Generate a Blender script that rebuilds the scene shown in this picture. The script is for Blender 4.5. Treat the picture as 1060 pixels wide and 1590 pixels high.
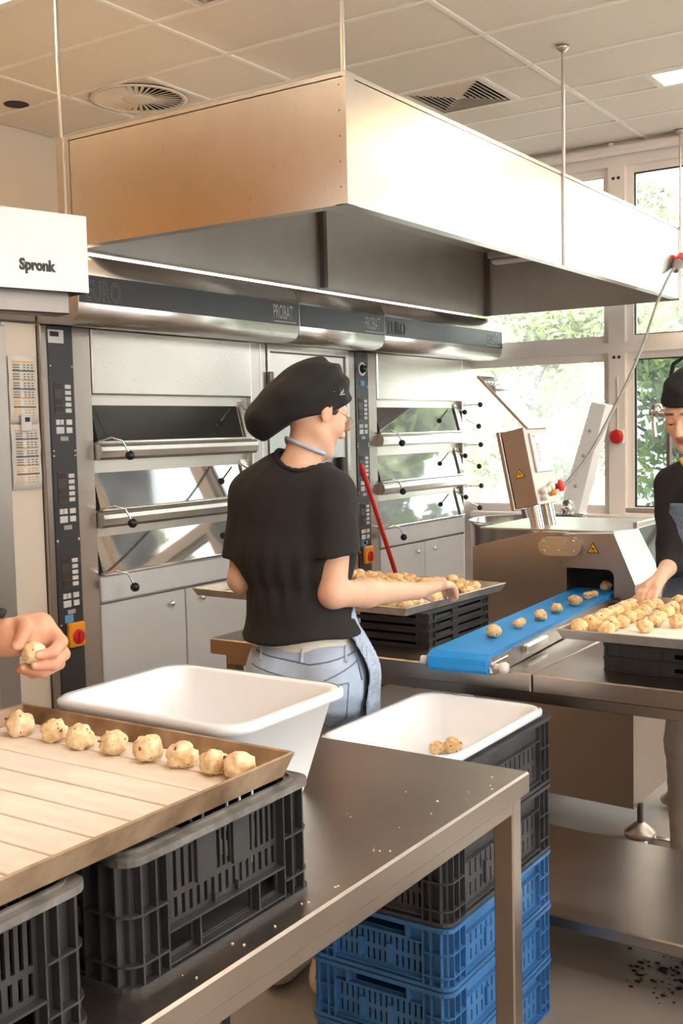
import bpy, bmesh, math, random
import numpy as np
from mathutils import Vector, Matrix

random.seed(7)
for o in list(bpy.data.objects):
    bpy.data.objects.remove(o)
scene = bpy.context.scene
COL = scene.collection
PI = math.pi
R = math.radians

# ------------------------------------------------------------------ camera
YAW, PITCH, ROLL, FPX, CAM_H = R(33.755), R(4.305), R(-1.304), 1706.0, 1.6
_fh = Vector((math.cos(YAW), math.sin(YAW), 0)); _up = Vector((0, 0, 1)); _ri = _fh.cross(_up)
_fw = math.cos(PITCH) * _fh - math.sin(PITCH) * _up
_u = math.cos(PITCH) * _up + math.sin(PITCH) * _fh
_r2 = math.cos(ROLL) * _ri + math.sin(ROLL) * _u
_u2 = math.cos(ROLL) * _u - math.sin(ROLL) * _ri
cam = bpy.data.cameras.new('camera')
cam.sensor_width = 36.0
cam.lens = FPX / 1590.0 * 36.0
cam.clip_start = 0.05
cam_o = bpy.data.objects.new('camera', cam)
COL.objects.link(cam_o)
M = Matrix((( _r2.x, _u2.x, -_fw.x), (_r2.y, _u2.y, -_fw.y), (_r2.z, _u2.z, -_fw.z))).to_4x4()
M.translation = Vector((0, 0, CAM_H))
cam_o.matrix_world = M
scene.camera = cam_o

# ------------------------------------------------------------------ world, light, exposure
scene.view_settings.view_transform = 'Standard'
scene.view_settings.look = 'None'
scene.view_settings.gamma = 1.0
scene.view_settings.use_curve_mapping = False
scene.view_settings.exposure = 0.85
world = bpy.data.worlds.new('overcast_sky')
scene.world = world
world.use_nodes = True
_bg = world.node_tree.nodes['Background']
_bg.inputs['Color'].default_value = (0.93, 0.97, 1.0, 1)
_bg.inputs['Strength'].default_value = 4.6

def portal(loc, rot, sx, sy):
    l = bpy.data.lights.new('window_portal', 'AREA')
    l.shape = 'RECTANGLE'; l.size = sx; l.size_y = sy; l.energy = 1
    l.cycles.is_portal = True
    o = bpy.data.objects.new('window_portal', l)
    o.location = loc; o.rotation_euler = rot
    COL.objects.link(o)
portal((7.16, 0.6, 2.15), (0, R(90), 0), 2.3, 6.6)       # the window wall ahead (faces into the room, -X)
portal((1.0, -3.62, 2.0), (R(90), 0, 0), 9.0, 2.6)       # the window wall beside the camera (faces +Y)

# ------------------------------------------------------------------ node materials
MATS = {}
def _new(name):
    m = bpy.data.materials.new(name); m.use_nodes = True
    nt = m.node_tree
    b = nt.nodes['Principled BSDF']
    MATS[name] = m
    return m, nt, b
def _lin(c):
    return tuple(((x / 12.92) if x <= 0.04045 else ((x + 0.055) / 1.055) ** 2.4) for x in c)
def rgb(r, g, b):
    return _lin((r / 255, g / 255, b / 255)) + (1,)
def plain(name, col, rough=0.5, metal=0.0, var=0.0, scale=20, bump=0.0, bscale=60, spec=None, stretch=None, trans=0.0, ior=None, sss=0.0, coat=0.0, var2=None):
    """Principled material with a noise colour variation and a fine noise relief."""
    m, nt, b = _new(name)
    b.inputs['Roughness'].default_value = rough
    b.inputs['Metallic'].default_value = metal
    b.inputs['Base Color'].default_value = col
    if spec is not None: b.inputs['Specular IOR Level'].default_value = spec
    if ior: b.inputs['IOR'].default_value = ior
    if trans: b.inputs['Transmission Weight'].default_value = trans
    if coat: b.inputs['Coat Weight'].default_value = coat
    if sss:
        b.inputs['Subsurface Weight'].default_value = sss
        b.inputs['Subsurface Radius'].default_value = (0.01, 0.004, 0.002)
        b.inputs['Subsurface Scale'].default_value = 0.6
    tc = nt.nodes.new('ShaderNodeTexCoord')
    mp = nt.nodes.new('ShaderNodeMapping')
    nt.links.new(tc.outputs['Object'], mp.inputs['Vector'])
    if stretch: mp.inputs['Scale'].default_value = stretch
    if var > 0:
        n = nt.nodes.new('ShaderNodeTexNoise'); n.inputs['Scale'].default_value = scale; n.inputs['Detail'].default_value = 5
        nt.links.new(mp.outputs['Vector'], n.inputs['Vector'])
        cr = nt.nodes.new('ShaderNodeValToRGB')
        c2 = var2 if var2 else tuple(min(1, c * (1 + var)) for c in col[:3]) + (1,)
        c1 = tuple(c * (1 - var) for c in col[:3]) + (1,)
        cr.color_ramp.elements[0].position = 0.3; cr.color_ramp.elements[0].color = c1
        cr.color_ramp.elements[1].position = 0.7; cr.color_ramp.elements[1].color = c2
        nt.links.new(n.outputs['Fac'], cr.inputs['Fac'])
        nt.links.new(cr.outputs['Color'], b.inputs['Base Color'])
    if bump > 0:
        n2 = nt.nodes.new('ShaderNodeTexNoise'); n2.inputs['Scale'].default_value = bscale; n2.inputs['Detail'].default_value = 4
        nt.links.new(mp.outputs['Vector'], n2.inputs['Vector'])
        bp = nt.nodes.new('ShaderNodeBump'); bp.inputs['Strength'].default_value = bump; bp.inputs['Distance'].default_value = 0.004
        nt.links.new(n2.outputs['Fac'], bp.inputs['Height'])
        nt.links.new(bp.outputs['Normal'], b.inputs['Normal'])
    return m
def steel(name, col, rough, stretch=(2, 2, 60), bump=0.05, var=0.06):
    """Brushed stainless steel: metallic, streaks of roughness and faint relief along one axis."""
    m, nt, b = _new(name)
    b.inputs['Metallic'].default_value = 1.0
    tc = nt.nodes.new('ShaderNodeTexCoord'); mp = nt.nodes.new('ShaderNodeMapping')
    nt.links.new(tc.outputs['Object'], mp.inputs['Vector']); mp.inputs['Scale'].default_value = stretch
    n = nt.nodes.new('ShaderNodeTexNoise'); n.inputs['Scale'].default_value = 6; n.inputs['Detail'].default_value = 6
    nt.links.new(mp.outputs['Vector'], n.inputs['Vector'])
    mr = nt.nodes.new('ShaderNodeMapRange')
    mr.inputs['To Min'].default_value = max(0.02, rough - 0.07); mr.inputs['To Max'].default_value = rough + 0.07
    nt.links.new(n.outputs['Fac'], mr.inputs['Value']); nt.links.new(mr.outputs['Result'], b.inputs['Roughness'])
    cr = nt.nodes.new('ShaderNodeValToRGB')
    cr.color_ramp.elements[0].position = 0.3; cr.color_ramp.elements[0].color = tuple(c * (1 - var) for c in col[:3]) + (1,)
    cr.color_ramp.elements[1].position = 0.7; cr.color_ramp.elements[1].color = tuple(min(1, c * (1 + var)) for c in col[:3]) + (1,)
    n3 = nt.nodes.new('ShaderNodeTexNoise'); n3.inputs['Scale'].default_value = 3; n3.inputs['Detail'].default_value = 4
    nt.links.new(tc.outputs['Object'], n3.inputs['Vector'])
    nt.links.new(n3.outputs['Fac'], cr.inputs['Fac']); nt.links.new(cr.outputs['Color'], b.inputs['Base Color'])
    bp = nt.nodes.new('ShaderNodeBump'); bp.inputs['Strength'].default_value = bump; bp.inputs['Distance'].default_value = 0.002
    nt.links.new(n.outputs['Fac'], bp.inputs['Height']); nt.links.new(bp.outputs['Normal'], b.inputs['Normal'])
    return m
def emit(name, col, strength):
    m, nt, b = _new(name)
    b.inputs['Base Color'].default_value = (0.9, 0.9, 0.9, 1)
    b.inputs['Emission Color'].default_value = col
    b.inputs['Emission Strength'].default_value = strength
    return m
def glass(name, tint, haze=0.0, gloss=0.06):
    """Window pane: clear with a mirror share, and a patchy translucent white share."""
    m, nt, b = _new(name)
    nt.nodes.remove(b)
    out = nt.nodes['Material Output']
    tr = nt.nodes.new('ShaderNodeBsdfTransparent'); tr.inputs['Color'].default_value = tint
    gl = nt.nodes.new('ShaderNodeBsdfGlossy'); gl.inputs['Roughness'].default_value = 0.02
    fr = nt.nodes.new('ShaderNodeFresnel'); fr.inputs['IOR'].default_value = 1.45
    mx = nt.nodes.new('ShaderNodeMixShader')
    nt.links.new(fr.outputs['Fac'], mx.inputs['Fac']); nt.links.new(tr.outputs['BSDF'], mx.inputs[1]); nt.links.new(gl.outputs['BSDF'], mx.inputs[2])
    last = mx
    if haze > 0:  # patchy white veil mixed over the pane
        tl = nt.nodes.new('ShaderNodeBsdfTranslucent'); tl.inputs['Color'].default_value = (0.95, 0.96, 0.98, 1)
        n = nt.nodes.new('ShaderNodeTexNoise'); n.inputs['Scale'].default_value = 2.2; n.inputs['Detail'].default_value = 3
        tc = nt.nodes.new('ShaderNodeTexCoord'); nt.links.new(tc.outputs['Object'], n.inputs['Vector'])
        mr = nt.nodes.new('ShaderNodeMapRange'); mr.inputs['From Min'].default_value = 0.3; mr.inputs['From Max'].default_value = 0.7
        mr.inputs['To Min'].default_value = haze * 0.5; mr.inputs['To Max'].default_value = min(1, haze * 1.5)
        nt.links.new(n.outputs['Fac'], mr.inputs['Value'])
        m2 = nt.nodes.new('ShaderNodeMixShader')
        nt.links.new(mr.outputs['Result'], m2.inputs['Fac']); nt.links.new(mx.outputs['Shader'], m2.inputs[1]); nt.links.new(tl.outputs['BSDF'], m2.inputs[2])
        last = m2
    nt.links.new(last.outputs['Shader'], out.inputs['Surface'])
    return m

steel('steel_hood', (0.68, 0.66, 0.64, 1), 0.30, (40, 40, 1.5), 0.008)
steel('steel_hood_inside', (0.66, 0.63, 0.61, 1), 0.45, (3, 3, 3), 0.03)
steel('steel_small', (0.40, 0.385, 0.37, 1), 0.42, (3, 3, 50))
steel('steel', (0.62, 0.59, 0.56, 1), 0.30, (3, 3, 50))
steel('steel_v', (0.60, 0.56, 0.53, 1), 0.32, (50, 50, 2))
steel('steel_pillar', (0.46, 0.41, 0.38, 1), 0.24, (50, 50, 2))
steel('steel_table', (0.42, 0.365, 0.32, 1), 0.33, (40, 3, 40), 0.06, 0.1)
steel('steel_machine', (0.50, 0.44, 0.39, 1), 0.42, (30, 30, 30), 0.03)
steel('steel_dark', (0.20, 0.17, 0.15, 1), 0.40, (50, 50, 2))
steel('chrome', (0.80, 0.78, 0.75, 1), 0.12, (1, 1, 1), 0.0)
steel('steel_bowl', (0.62, 0.60, 0.58, 1), 0.22, (2, 2, 40))
plain('oven_white', rgb(214, 216, 220), 0.35, 0.25, 0.03, 6)
plain('black_panel', rgb(52, 51, 53), 0.32, 0.0, 0.1, 3)
plain('fascia_dark', rgb(58, 58, 60), 0.35, 0.0, 0.06, 4)
plain('print_grey', rgb(160, 158, 156), 0.5)
plain('print_dark', rgb(118, 117, 117), 0.5)
plain('black_knob', rgb(26, 25, 26), 0.3)
plain('rubber_black', rgb(24, 24, 24), 0.6)
plain('display_brown', rgb(70, 52, 42), 0.2)
plain('button_white', rgb(206, 204, 202), 0.45)
plain('switch_yellow', rgb(240, 160, 36), 0.4)
plain('switch_red', rgb(206, 34, 30), 0.35)
plain('sticker_blue', rgb(92, 156, 210), 0.5)
plain('warning_yellow', rgb(244, 188, 30), 0.45)
plain('oven_glass', (0.035, 0.033, 0.032, 1), 0.03, 0.0, spec=1.0, ior=2.1)
plain('ceiling_tile', rgb(228, 218, 206), 0.85, 0, 0.02, 30, 0.15, 200)
plain('ceiling_grid', rgb(238, 232, 224), 0.6)
plain('wall_paint', rgb(214, 200, 184), 0.8, 0, 0.03, 2, 0.05, 80)
plain('tint_wood', rgb(222, 150, 14), 0.6, 0, 0.25, 2.5, 0.1, 20, stretch=(1, 1, 8))  # orange of the added boards, chosen for the hood's reflection
plain('frame_white', rgb(236, 228, 222), 0.45, 0, 0.02, 8)
plain('vent_dark', rgb(50, 40, 34), 0.7)
plain('vent_white', rgb(226, 214, 200), 0.5)
plain('floor_resin', rgb(150, 142, 134), 0.32, 0, 0.10, 2.5, 0.06, 120)
plain('paper', rgb(226, 220, 212), 0.8, 0, 0.02, 10)
plain('print_line', rgb(120, 112, 106), 0.8)
plain('print_orange', rgb(226, 178, 120), 0.8)
plain('ink_black', rgb(28, 24, 24), 0.5)
plain('plastic_black', rgb(50, 50, 52), 0.42, 0, 0.25, 12, 0.15, 60)
plain('plastic_worn', rgb(58, 57, 57), 0.5, 0, 0.35, 22, 0.2, 60, var2=rgb(128, 124, 120))
plain('plastic_charcoal', rgb(62, 62, 66), 0.5, 0, 0.3, 14, 0.15, 60)
plain('plastic_blue', rgb(60, 112, 166), 0.42, 0, 0.18, 9, 0.12, 60)
plain('plastic_white', rgb(234, 238, 242), 0.35, 0, 0.015, 5, sss=0.0)
plain('belt_blue', rgb(22, 142, 222), 0.45, 0, 0.05, 14, 0.05, 300)
plain('white_knob', rgb(232, 228, 222), 0.4)
plain('tray_metal', rgb(176, 168, 160), 0.45, 0.75, 0.25, 9, 0.1, 60, var2=rgb(206, 200, 194))
plain('tray_rust', rgb(150, 118, 88), 0.55, 0.5, 0.35, 14, 0.15, 70, var2=rgb(186, 164, 138))
plain('board_wood', rgb(232, 224, 214), 0.6, 0, 0.09, 7, 0.06, 60, stretch=(3, 1, 1), var2=rgb(246, 236, 222))
plain('board_groove', rgb(176, 126, 74), 0.8, 0, 0.25, 30)
plain('red_plastic', rgb(204, 34, 30), 0.35, 0, 0.08, 4)
plain('cable_grey', rgb(120, 116, 110), 0.5)
plain('screen', rgb(196, 198, 200), 0.15, 0, 0.04, 30)
plain('screen_bezel', rgb(224, 220, 214), 0.4)
plain('smoke_lid', (0.02, 0.018, 0.018, 1), 0.12, spec=0.35)
plain('mixer_white', rgb(238, 238, 238), 0.35)
plain('duct_foil', rgb(226, 206, 178), 0.25, 0.9, 0.1, 8, 0.3, 40)
plain('foliage', rgb(112, 140, 70), 0.7, 0, 0.45, 1.6, var2=rgb(184, 200, 120))
plain('foliage_pale', rgb(150, 172, 104), 0.7, 0, 0.4, 1.6, var2=rgb(206, 216, 150))
plain('bark', rgb(96, 82, 68), 0.9, 0, 0.3, 12, 0.4, 30)
plain('paving', rgb(196, 192, 186), 0.8, 0, 0.06, 1.5)
plain('dirt', rgb(34, 28, 24), 0.9)
emit('led_white', (1.0, 0.95, 0.88, 1), 13.0)
emit('fill_soft', (1.0, 0.95, 0.88, 1), 9.0)  # fill glow for the added, unseen panels and pendants
emit('led_warm', (1.0, 0.66, 0.32, 1), 12.0)
emit('fill_warm', (1.0, 0.86, 0.68, 1), 26.0)  # glow of the added uplight that warms the ceiling
emit('fill_white', (1.0, 0.94, 0.87, 1), 34.0)  # glow of the added neutral uplight
emit('line_glow', (1.0, 0.88, 0.68, 1), 2.6)  # glow for the bright line above the oven tops
glass('pane_clear', (0.96, 0.98, 0.97, 1), 0.06)
glass('pane_hazy', (0.97, 0.98, 0.98, 1), 0.14)
glass('pane_dark', (0.50, 0.55, 0.55, 1), 0.03)
glass('clear_plastic', (0.93, 0.95, 0.97, 1), 0.16)

def dough_mat(name, base, light, chips):
    m, nt, b = _new(name)
    b.inputs['Roughness'].default_value = 0.7
    tc = nt.nodes.new('ShaderNodeTexCoord')
    n = nt.nodes.new('ShaderNodeTexNoise'); n.inputs['Scale'].default_value = 70; n.inputs['Detail'].default_value = 4
    nt.links.new(tc.outputs['Object'], n.inputs['Vector'])
    cr = nt.nodes.new('ShaderNodeValToRGB'); e = cr.color_ramp.elements
    e[0].position = 0.32; e[0].color = base; e[1].position = 0.62; e[1].color = light
    nt.links.new(n.outputs['Fac'], cr.inputs['Fac'])
    v = nt.nodes.new('ShaderNodeTexNoise'); v.inputs['Scale'].default_value = 95; v.inputs['Detail'].default_value = 1
    nt.links.new(tc.outputs['Object'], v.inputs['Vector'])
    st = nt.nodes.new('ShaderNodeValToRGB'); e = st.color_ramp.elements
    e[0].position = 0.69; e[0].color = (0, 0, 0, 1); e[1].position = 0.74; e[1].color = (1, 1, 1, 1)
    nt.links.new(v.outputs['Fac'], st.inputs['Fac'])
    mx = nt.nodes.new('ShaderNodeMix'); mx.data_type = 'RGBA'
    nt.links.new(st.outputs['Color'], mx.inputs['Factor']); nt.links.new(cr.outputs['Color'], mx.inputs['A']); mx.inputs['B'].default_value = chips
    nt.links.new(mx.outputs['Result'], b.inputs['Base Color'])
    bp = nt.nodes.new('ShaderNodeBump'); bp.inputs['Strength'].default_value = 0.5; bp.inputs['Distance'].default_value = 0.003
    nt.links.new(n.outputs['Fac'], bp.inputs['Height']); nt.links.new(bp.outputs['Normal'], b.inputs['Normal'])
    return m
dough_mat('dough', rgb(206, 160, 104), rgb(242, 214, 166), rgb(120, 84, 58))
dough_mat('dough_pale', rgb(214, 176, 126), rgb(248, 226, 188), rgb(140, 100, 74))
plain('raisin', rgb(126, 82, 58), 0.6)

# ------------------------------------------------------------------ mesh helpers
class MB:
    """Collects shapes; build() links them as ONE mesh object."""
    def __init__(self):
        self.v = []; self.f = []; self.sm = []; self.mi = []; self.cur = 0
    def add(self, vs, fs, smooth=False):
        o = len(self.v)
        self.v.extend([tuple(p) for p in vs])
        for f in fs:
            self.f.append(tuple(i + o for i in f)); self.sm.append(smooth); self.mi.append(self.cur)
        return self
    def box(self, x0, x1, y0, y1, z0, z1, bev=0.0, mat=None):
        if x0 > x1: x0, x1 = x1, x0
        if y0 > y1: y0, y1 = y1, y0
        if z0 > z1: z0, z1 = z1, z0
        b = min(bev, (x1 - x0) * .49, (y1 - y0) * .49, (z1 - z0) * .49)
        if b <= 0:
            vs = [(x, y, z) for z in (z0, z1) for y in (y0, y1) for x in (x0, x1)]
            fs = [(0, 2, 3, 1), (4, 5, 7, 6), (0, 1, 5, 4), (2, 6, 7, 3), (0, 4, 6, 2), (1, 3, 7, 5)]
        else:
            vs = []; idx = {}
            for sx in (0, 1):
                for sy in (0, 1):
                    for sz in (0, 1):
                        cx, cy, cz = (x0, x1)[sx], (y0, y1)[sy], (z0, z1)[sz]
                        ix, iy, iz = cx + (b, -b)[sx], cy + (b, -b)[sy], cz + (b, -b)[sz]
                        for ax, p in enumerate(((cx, iy, iz), (ix, cy, iz), (ix, iy, cz))):
                            idx[(sx, sy, sz, ax)] = len(vs); vs.append(p)
            fs = []
            for s in (0, 1):
                fs.append([idx[(s, a, c, 0)] for a, c in ((0, 0), (1, 0), (1, 1), (0, 1))])
                fs.append([idx[(a, s, c, 1)] for a, c in ((0, 0), (1, 0), (1, 1), (0, 1))])
                fs.append([idx[(a, c, s, 2)] for a, c in ((0, 0), (1, 0), (1, 1), (0, 1))])
            for a in (0, 1):
                for c in (0, 1):
                    fs.append([idx[(0, a, c, 1)], idx[(1, a, c, 1)], idx[(1, a, c, 2)], idx[(0, a, c, 2)]])
                    fs.append([idx[(a, 0, c, 0)], idx[(a, 1, c, 0)], idx[(a, 1, c, 2)], idx[(a, 0, c, 2)]])
                    fs.append([idx[(a, c, 0, 0)], idx[(a, c, 1, 0)], idx[(a, c, 1, 1)], idx[(a, c, 0, 1)]])
            for a in (0, 1):
                for c in (0, 1):
                    for d in (0, 1):
                        fs.append([idx[(a, c, d, k)] for k in range(3)])
            cen = Vector(((x0 + x1) / 2, (y0 + y1) / 2, (z0 + z1) / 2)); out = []
            for f in fs:
                p = [Vector(vs[i]) for i in f]; n = (p[1] - p[0]).cross(p[2] - p[0]); fc = sum(p, Vector()) / len(p)
                out.append(f if n.dot(fc - cen) > 0 else f[::-1])
            fs = out
        if mat is not None: vs = [mat @ Vector(p) for p in vs]
        return self.add(vs, fs)
    def cbox(self, c, s, rot=None, bev=0.0):
        m = Matrix.Translation(Vector(c)) @ (rot.to_4x4() if rot is not None else Matrix())
        return self.box(-s[0] / 2, s[0] / 2, -s[1] / 2, s[1] / 2, -s[2] / 2, s[2] / 2, bev, m)
    def prism(self, poly, axis, a0, a1):
        """Polygon of 2D points extruded along an axis: x -> (y,z), y -> (x,z), z -> (x,y)."""
        n = len(poly)
        def pt(p, a):
            return {'x': (a, p[0], p[1]), 'y': (p[0], a, p[1]), 'z': (p[0], p[1], a)}[axis]
        vs = [pt(p, a0) for p in poly] + [pt(p, a1) for p in poly]
        fs = [tuple(range(n))[::-1], tuple(range(n, 2 * n))] + [(i, (i + 1) % n, n + (i + 1) % n, n + i) for i in range(n)]
        return self.add(vs, fs)
    def tube(self, pts, r, n=8, caps=True, smooth=True):
        pts = [Vector(p) for p in pts]; k = len(pts)
        rs = r if isinstance(r, (list, tuple)) else [r] * k
        vs = []; up = None
        for i, p in enumerate(pts):
            t = (pts[min(i + 1, k - 1)] - pts[max(i - 1, 0)]).normalized()
            if up is None:
                up = Vector((0, 0, 1)) if abs(t.z) < .9 else Vector((1, 0, 0))
            a = t.cross(up).normalized(); bb = a.cross(t).normalized(); up = bb
            for j in range(n):
                an = 2 * PI * j / n
                vs.append(p + (a * math.cos(an) + bb * math.sin(an)) * rs[i])
        fs = [(i * n + j, i * n + (j + 1) % n, (i + 1) * n + (j + 1) % n, (i + 1) * n + j) for i in range(k - 1) for j in range(n)]
        self.add(vs, [f[::-1] for f in fs], smooth)
        if caps:
            self.add(vs[:n], [tuple(range(n))]); self.add(vs[-n:], [tuple(range(n))[::-1]])
        return self
    def cyl(self, p0, p1, r, n=16, r1=None):
        return self.tube([p0, p1], [r, r if r1 is None else r1], n)
    def lathe(self, prof, n=24, c=(0, 0, 0), axis='z', smooth=True, a0=0, a1=2 * PI):
        full = abs(a1 - a0 - 2 * PI) < 1e-6
        m = n if full else n + 1
        vs = []
        for (r, z) in prof:
            for j in range(m):
                an = a0 + (a1 - a0) * j / n
                p = (r * math.cos(an), r * math.sin(an), z)
                if axis == 'x': p = (p[2], p[0], p[1])
                elif axis == 'y': p = (p[1], p[2], p[0])
                vs.append((c[0] + p[0], c[1] + p[1], c[2] + p[2]))
        fs = []
        for i in range(len(prof) - 1):
            for j in range(n):
                j2 = (j + 1) % m
                fs.append((i * m + j, i * m + j2, (i + 1) * m + j2, (i + 1) * m + j))
        return self.add(vs, fs, smooth)
    def loft(self, rings, close=True, cap0=False, cap1=False, smooth=True):
        n = len(rings[0]); vs = [p for r in rings for p in r]
        fs = []
        for i in range(len(rings) - 1):
            for j in range(n if close else n - 1):
                j2 = (j + 1) % n
                fs.append((i * n + j, i * n + j2, (i + 1) * n + j2, (i + 1) * n + j))
        if cap0: fs.append(tuple(range(n))[::-1])
        if cap1: fs.append(tuple(range((len(rings) - 1) * n, len(rings) * n)))
        return self.add(vs, fs, smooth)
    def plate(self, us, vs_, holes, t0, t1, fn):
        """Flat plate cut by rectangular holes (u0,u1,v0,v1); fn(u,v,t) -> point; t0..t1 is the thickness."""
        U = sorted(set([round(x, 5) for x in us] + [round(x, 5) for h in holes for x in h[:2]]))
        V = sorted(set([round(x, 5) for x in vs_] + [round(x, 5) for h in holes for x in h[2:]]))
        nu, nv = len(U) - 1, len(V) - 1
        sol = [[True] * nv for _ in range(nu)]
        for i in range(nu):
            uc = (U[i] + U[i + 1]) / 2
            for j in range(nv):
                vc = (V[j] + V[j + 1]) / 2
                for h in holes:
                    if h[0] < uc < h[1] and h[2] < vc < h[3]:
                        sol[i][j] = False; break
        cache = {}; pv = []
        def P(i, j, k):
            key = (i, j, k)
            if key not in cache:
                cache[key] = len(pv); pv.append(fn(U[i], V[j], (t0, t1)[k]))
            return cache[key]
        fs = []
        for i in range(nu):
            for j in range(nv):
                if not sol[i][j]: continue
                fs.append((P(i, j, 0), P(i + 1, j, 0), P(i + 1, j + 1, 0), P(i, j + 1, 0)))
                fs.append((P(i, j, 1), P(i, j + 1, 1), P(i + 1, j + 1, 1), P(i + 1, j, 1)))
                if i == 0 or not sol[i - 1][j]: fs.append((P(i, j, 0), P(i, j + 1, 0), P(i, j + 1, 1), P(i, j, 1)))
                if i == nu - 1 or not sol[i + 1][j]: fs.append((P(i + 1, j, 0), P(i + 1, j, 1), P(i + 1, j + 1, 1), P(i + 1, j + 1, 0)))
                if j == 0 or not sol[i][j - 1]: fs.append((P(i, j, 0), P(i, j, 1), P(i + 1, j, 1), P(i + 1, j, 0)))
                if j == nv - 1 or not sol[i][j + 1]: fs.append((P(i, j + 1, 0), P(i + 1, j + 1, 0), P(i + 1, j + 1, 1), P(i, j + 1, 1)))
        return self.add(pv, fs)
    def mesh(self, name, mats):
        me = bpy.data.meshes.new(name)
        me.from_pydata(self.v, [], self.f)
        me.polygons.foreach_set('use_smooth', self.sm)
        if not isinstance(mats, (list, tuple)): mats = [mats]
        for m in mats: me.materials.append(MATS[m])
        if len(mats) > 1: me.polygons.foreach_set('material_index', self.mi)
        me.update()
        return me
    def build(self, name, mats, parent=None, loc=None, rot=None):
        return link(name, self.mesh(name, mats), parent, loc, rot)

def link(name, data, parent=None, loc=None, rot=None):
    o = bpy.data.objects.new(name, data)
    COL.objects.link(o)
    if parent is not None: o.parent = parent
    if loc is not None: o.location = loc
    if rot is not None: o.rotation_euler = rot
    return o
def tag(o, label, cat, group=None, kind=None):
    o['label'] = label; o['category'] = cat
    if group: o['group'] = group
    if kind: o['kind'] = kind
    return o
def thing(name, label, cat, loc=(0, 0, 0), rz=0.0, group=None):
    return tag(link(name, None, None, loc, (0, 0, rz)), label, cat, group)
def struct(o):
    o['kind'] = 'structure'; return o
def dup(root, loc, rz=None, label=None):
    """A copy of a thing with copies of its parts and sub-parts."""
    r = root.copy(); COL.objects.link(r); r.location = loc
    if rz is not None: r.rotation_euler = (0, 0, rz)
    if label: r['label'] = label
    for ch in KIDS.get(root.name, []):
        c = ch.copy(); COL.objects.link(c); c.parent = r
        for g in KIDS.get(ch.name, []):
            d = g.copy(); COL.objects.link(d); d.parent = c
    return r
KIDS = {}
def note_kids(root):
    bpy.context.view_layer.update()
    for o in [root] + list(root.children_recursive):
        KIDS[o.name] = list(o.children)
def text(name, body, size, mat, parent, loc, rot, sx=1.0, offset=0.0, outline=False, ext=0.0005, align='LEFT', spacing=1.0):
    cu = bpy.data.curves.new(name, 'FONT')
    cu.body = body; cu.size = size; cu.align_x = align; cu.offset = offset; cu.extrude = ext; cu.space_character = spacing
    if outline:
        cu.fill_mode = 'NONE'; cu.extrude = 0; cu.bevel_depth = size * 0.012
    cu.resolution_u = 3
    cu.materials.append(MATS[mat])
    tmp = bpy.data.objects.new(name, cu); COL.objects.link(tmp)
    bpy.context.view_layer.update()
    me = bpy.data.meshes.new_from_object(tmp.evaluated_get(bpy.context.evaluated_depsgraph_get()))
    bpy.data.objects.remove(tmp); bpy.data.curves.remove(cu)
    if not me.materials: me.materials.append(MATS[mat])
    o = link(name, me, parent, loc, rot)
    o.scale = (sx, 1, 1)
    return o
def rring(x0, x1, y0, y1, r, z, n=6):
    """Rounded rectangle loop at height z."""
    pts = []
    for cx, cy, a in ((x1 - r, y1 - r, 0), (x0 + r, y1 - r, 90), (x0 + r, y0 + r, 180), (x1 - r, y0 + r, 270)):
        for k in range(n + 1):
            an = R(a + 90 * k / n)
            pts.append((cx + r * math.cos(an), cy + r * math.sin(an), z))
    return pts
ROT_FACE_NY = (R(90), 0, 0)          # lettering on a face that looks towards -Y, reading along +X
ROT_FACE_NX = (R(90), 0, R(-90))     # lettering on a face that looks towards -X, reading along -Y

# ------------------------------------------------------------------ room shell
XW, XF, YL, YR, ZC = 7.04, -2.6, 5.2, -3.5, 3.4
b = MB(); b.box(XF - .2, XW + .2, YR - .2, YL + .2, -0.1, 0)
struct(b.build('floor', 'floor_resin'))
b = MB(); b.box(XF - .2, XF, YR - .2, YL + .2, 0, ZC + .1)
struct(b.build('wall_front', 'wall_paint'))
b = MB(); b.box(XF, XW, YL, YL + .2, 0, ZC + .1)
wl = struct(b.build('wall_left', 'wall_paint'))
b = MB()                                                   # timber boards added out of the frame, tinting the hood's reflection orange
for k in range(16):
    b.box(XF + .02 + k * .25, XF + .262 + k * .25, YL - .03, YL, 0.1, ZC - .05, .004)
b.build('tint_cladding', 'tint_wood', wl)['kind'] = 'stuff'

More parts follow.
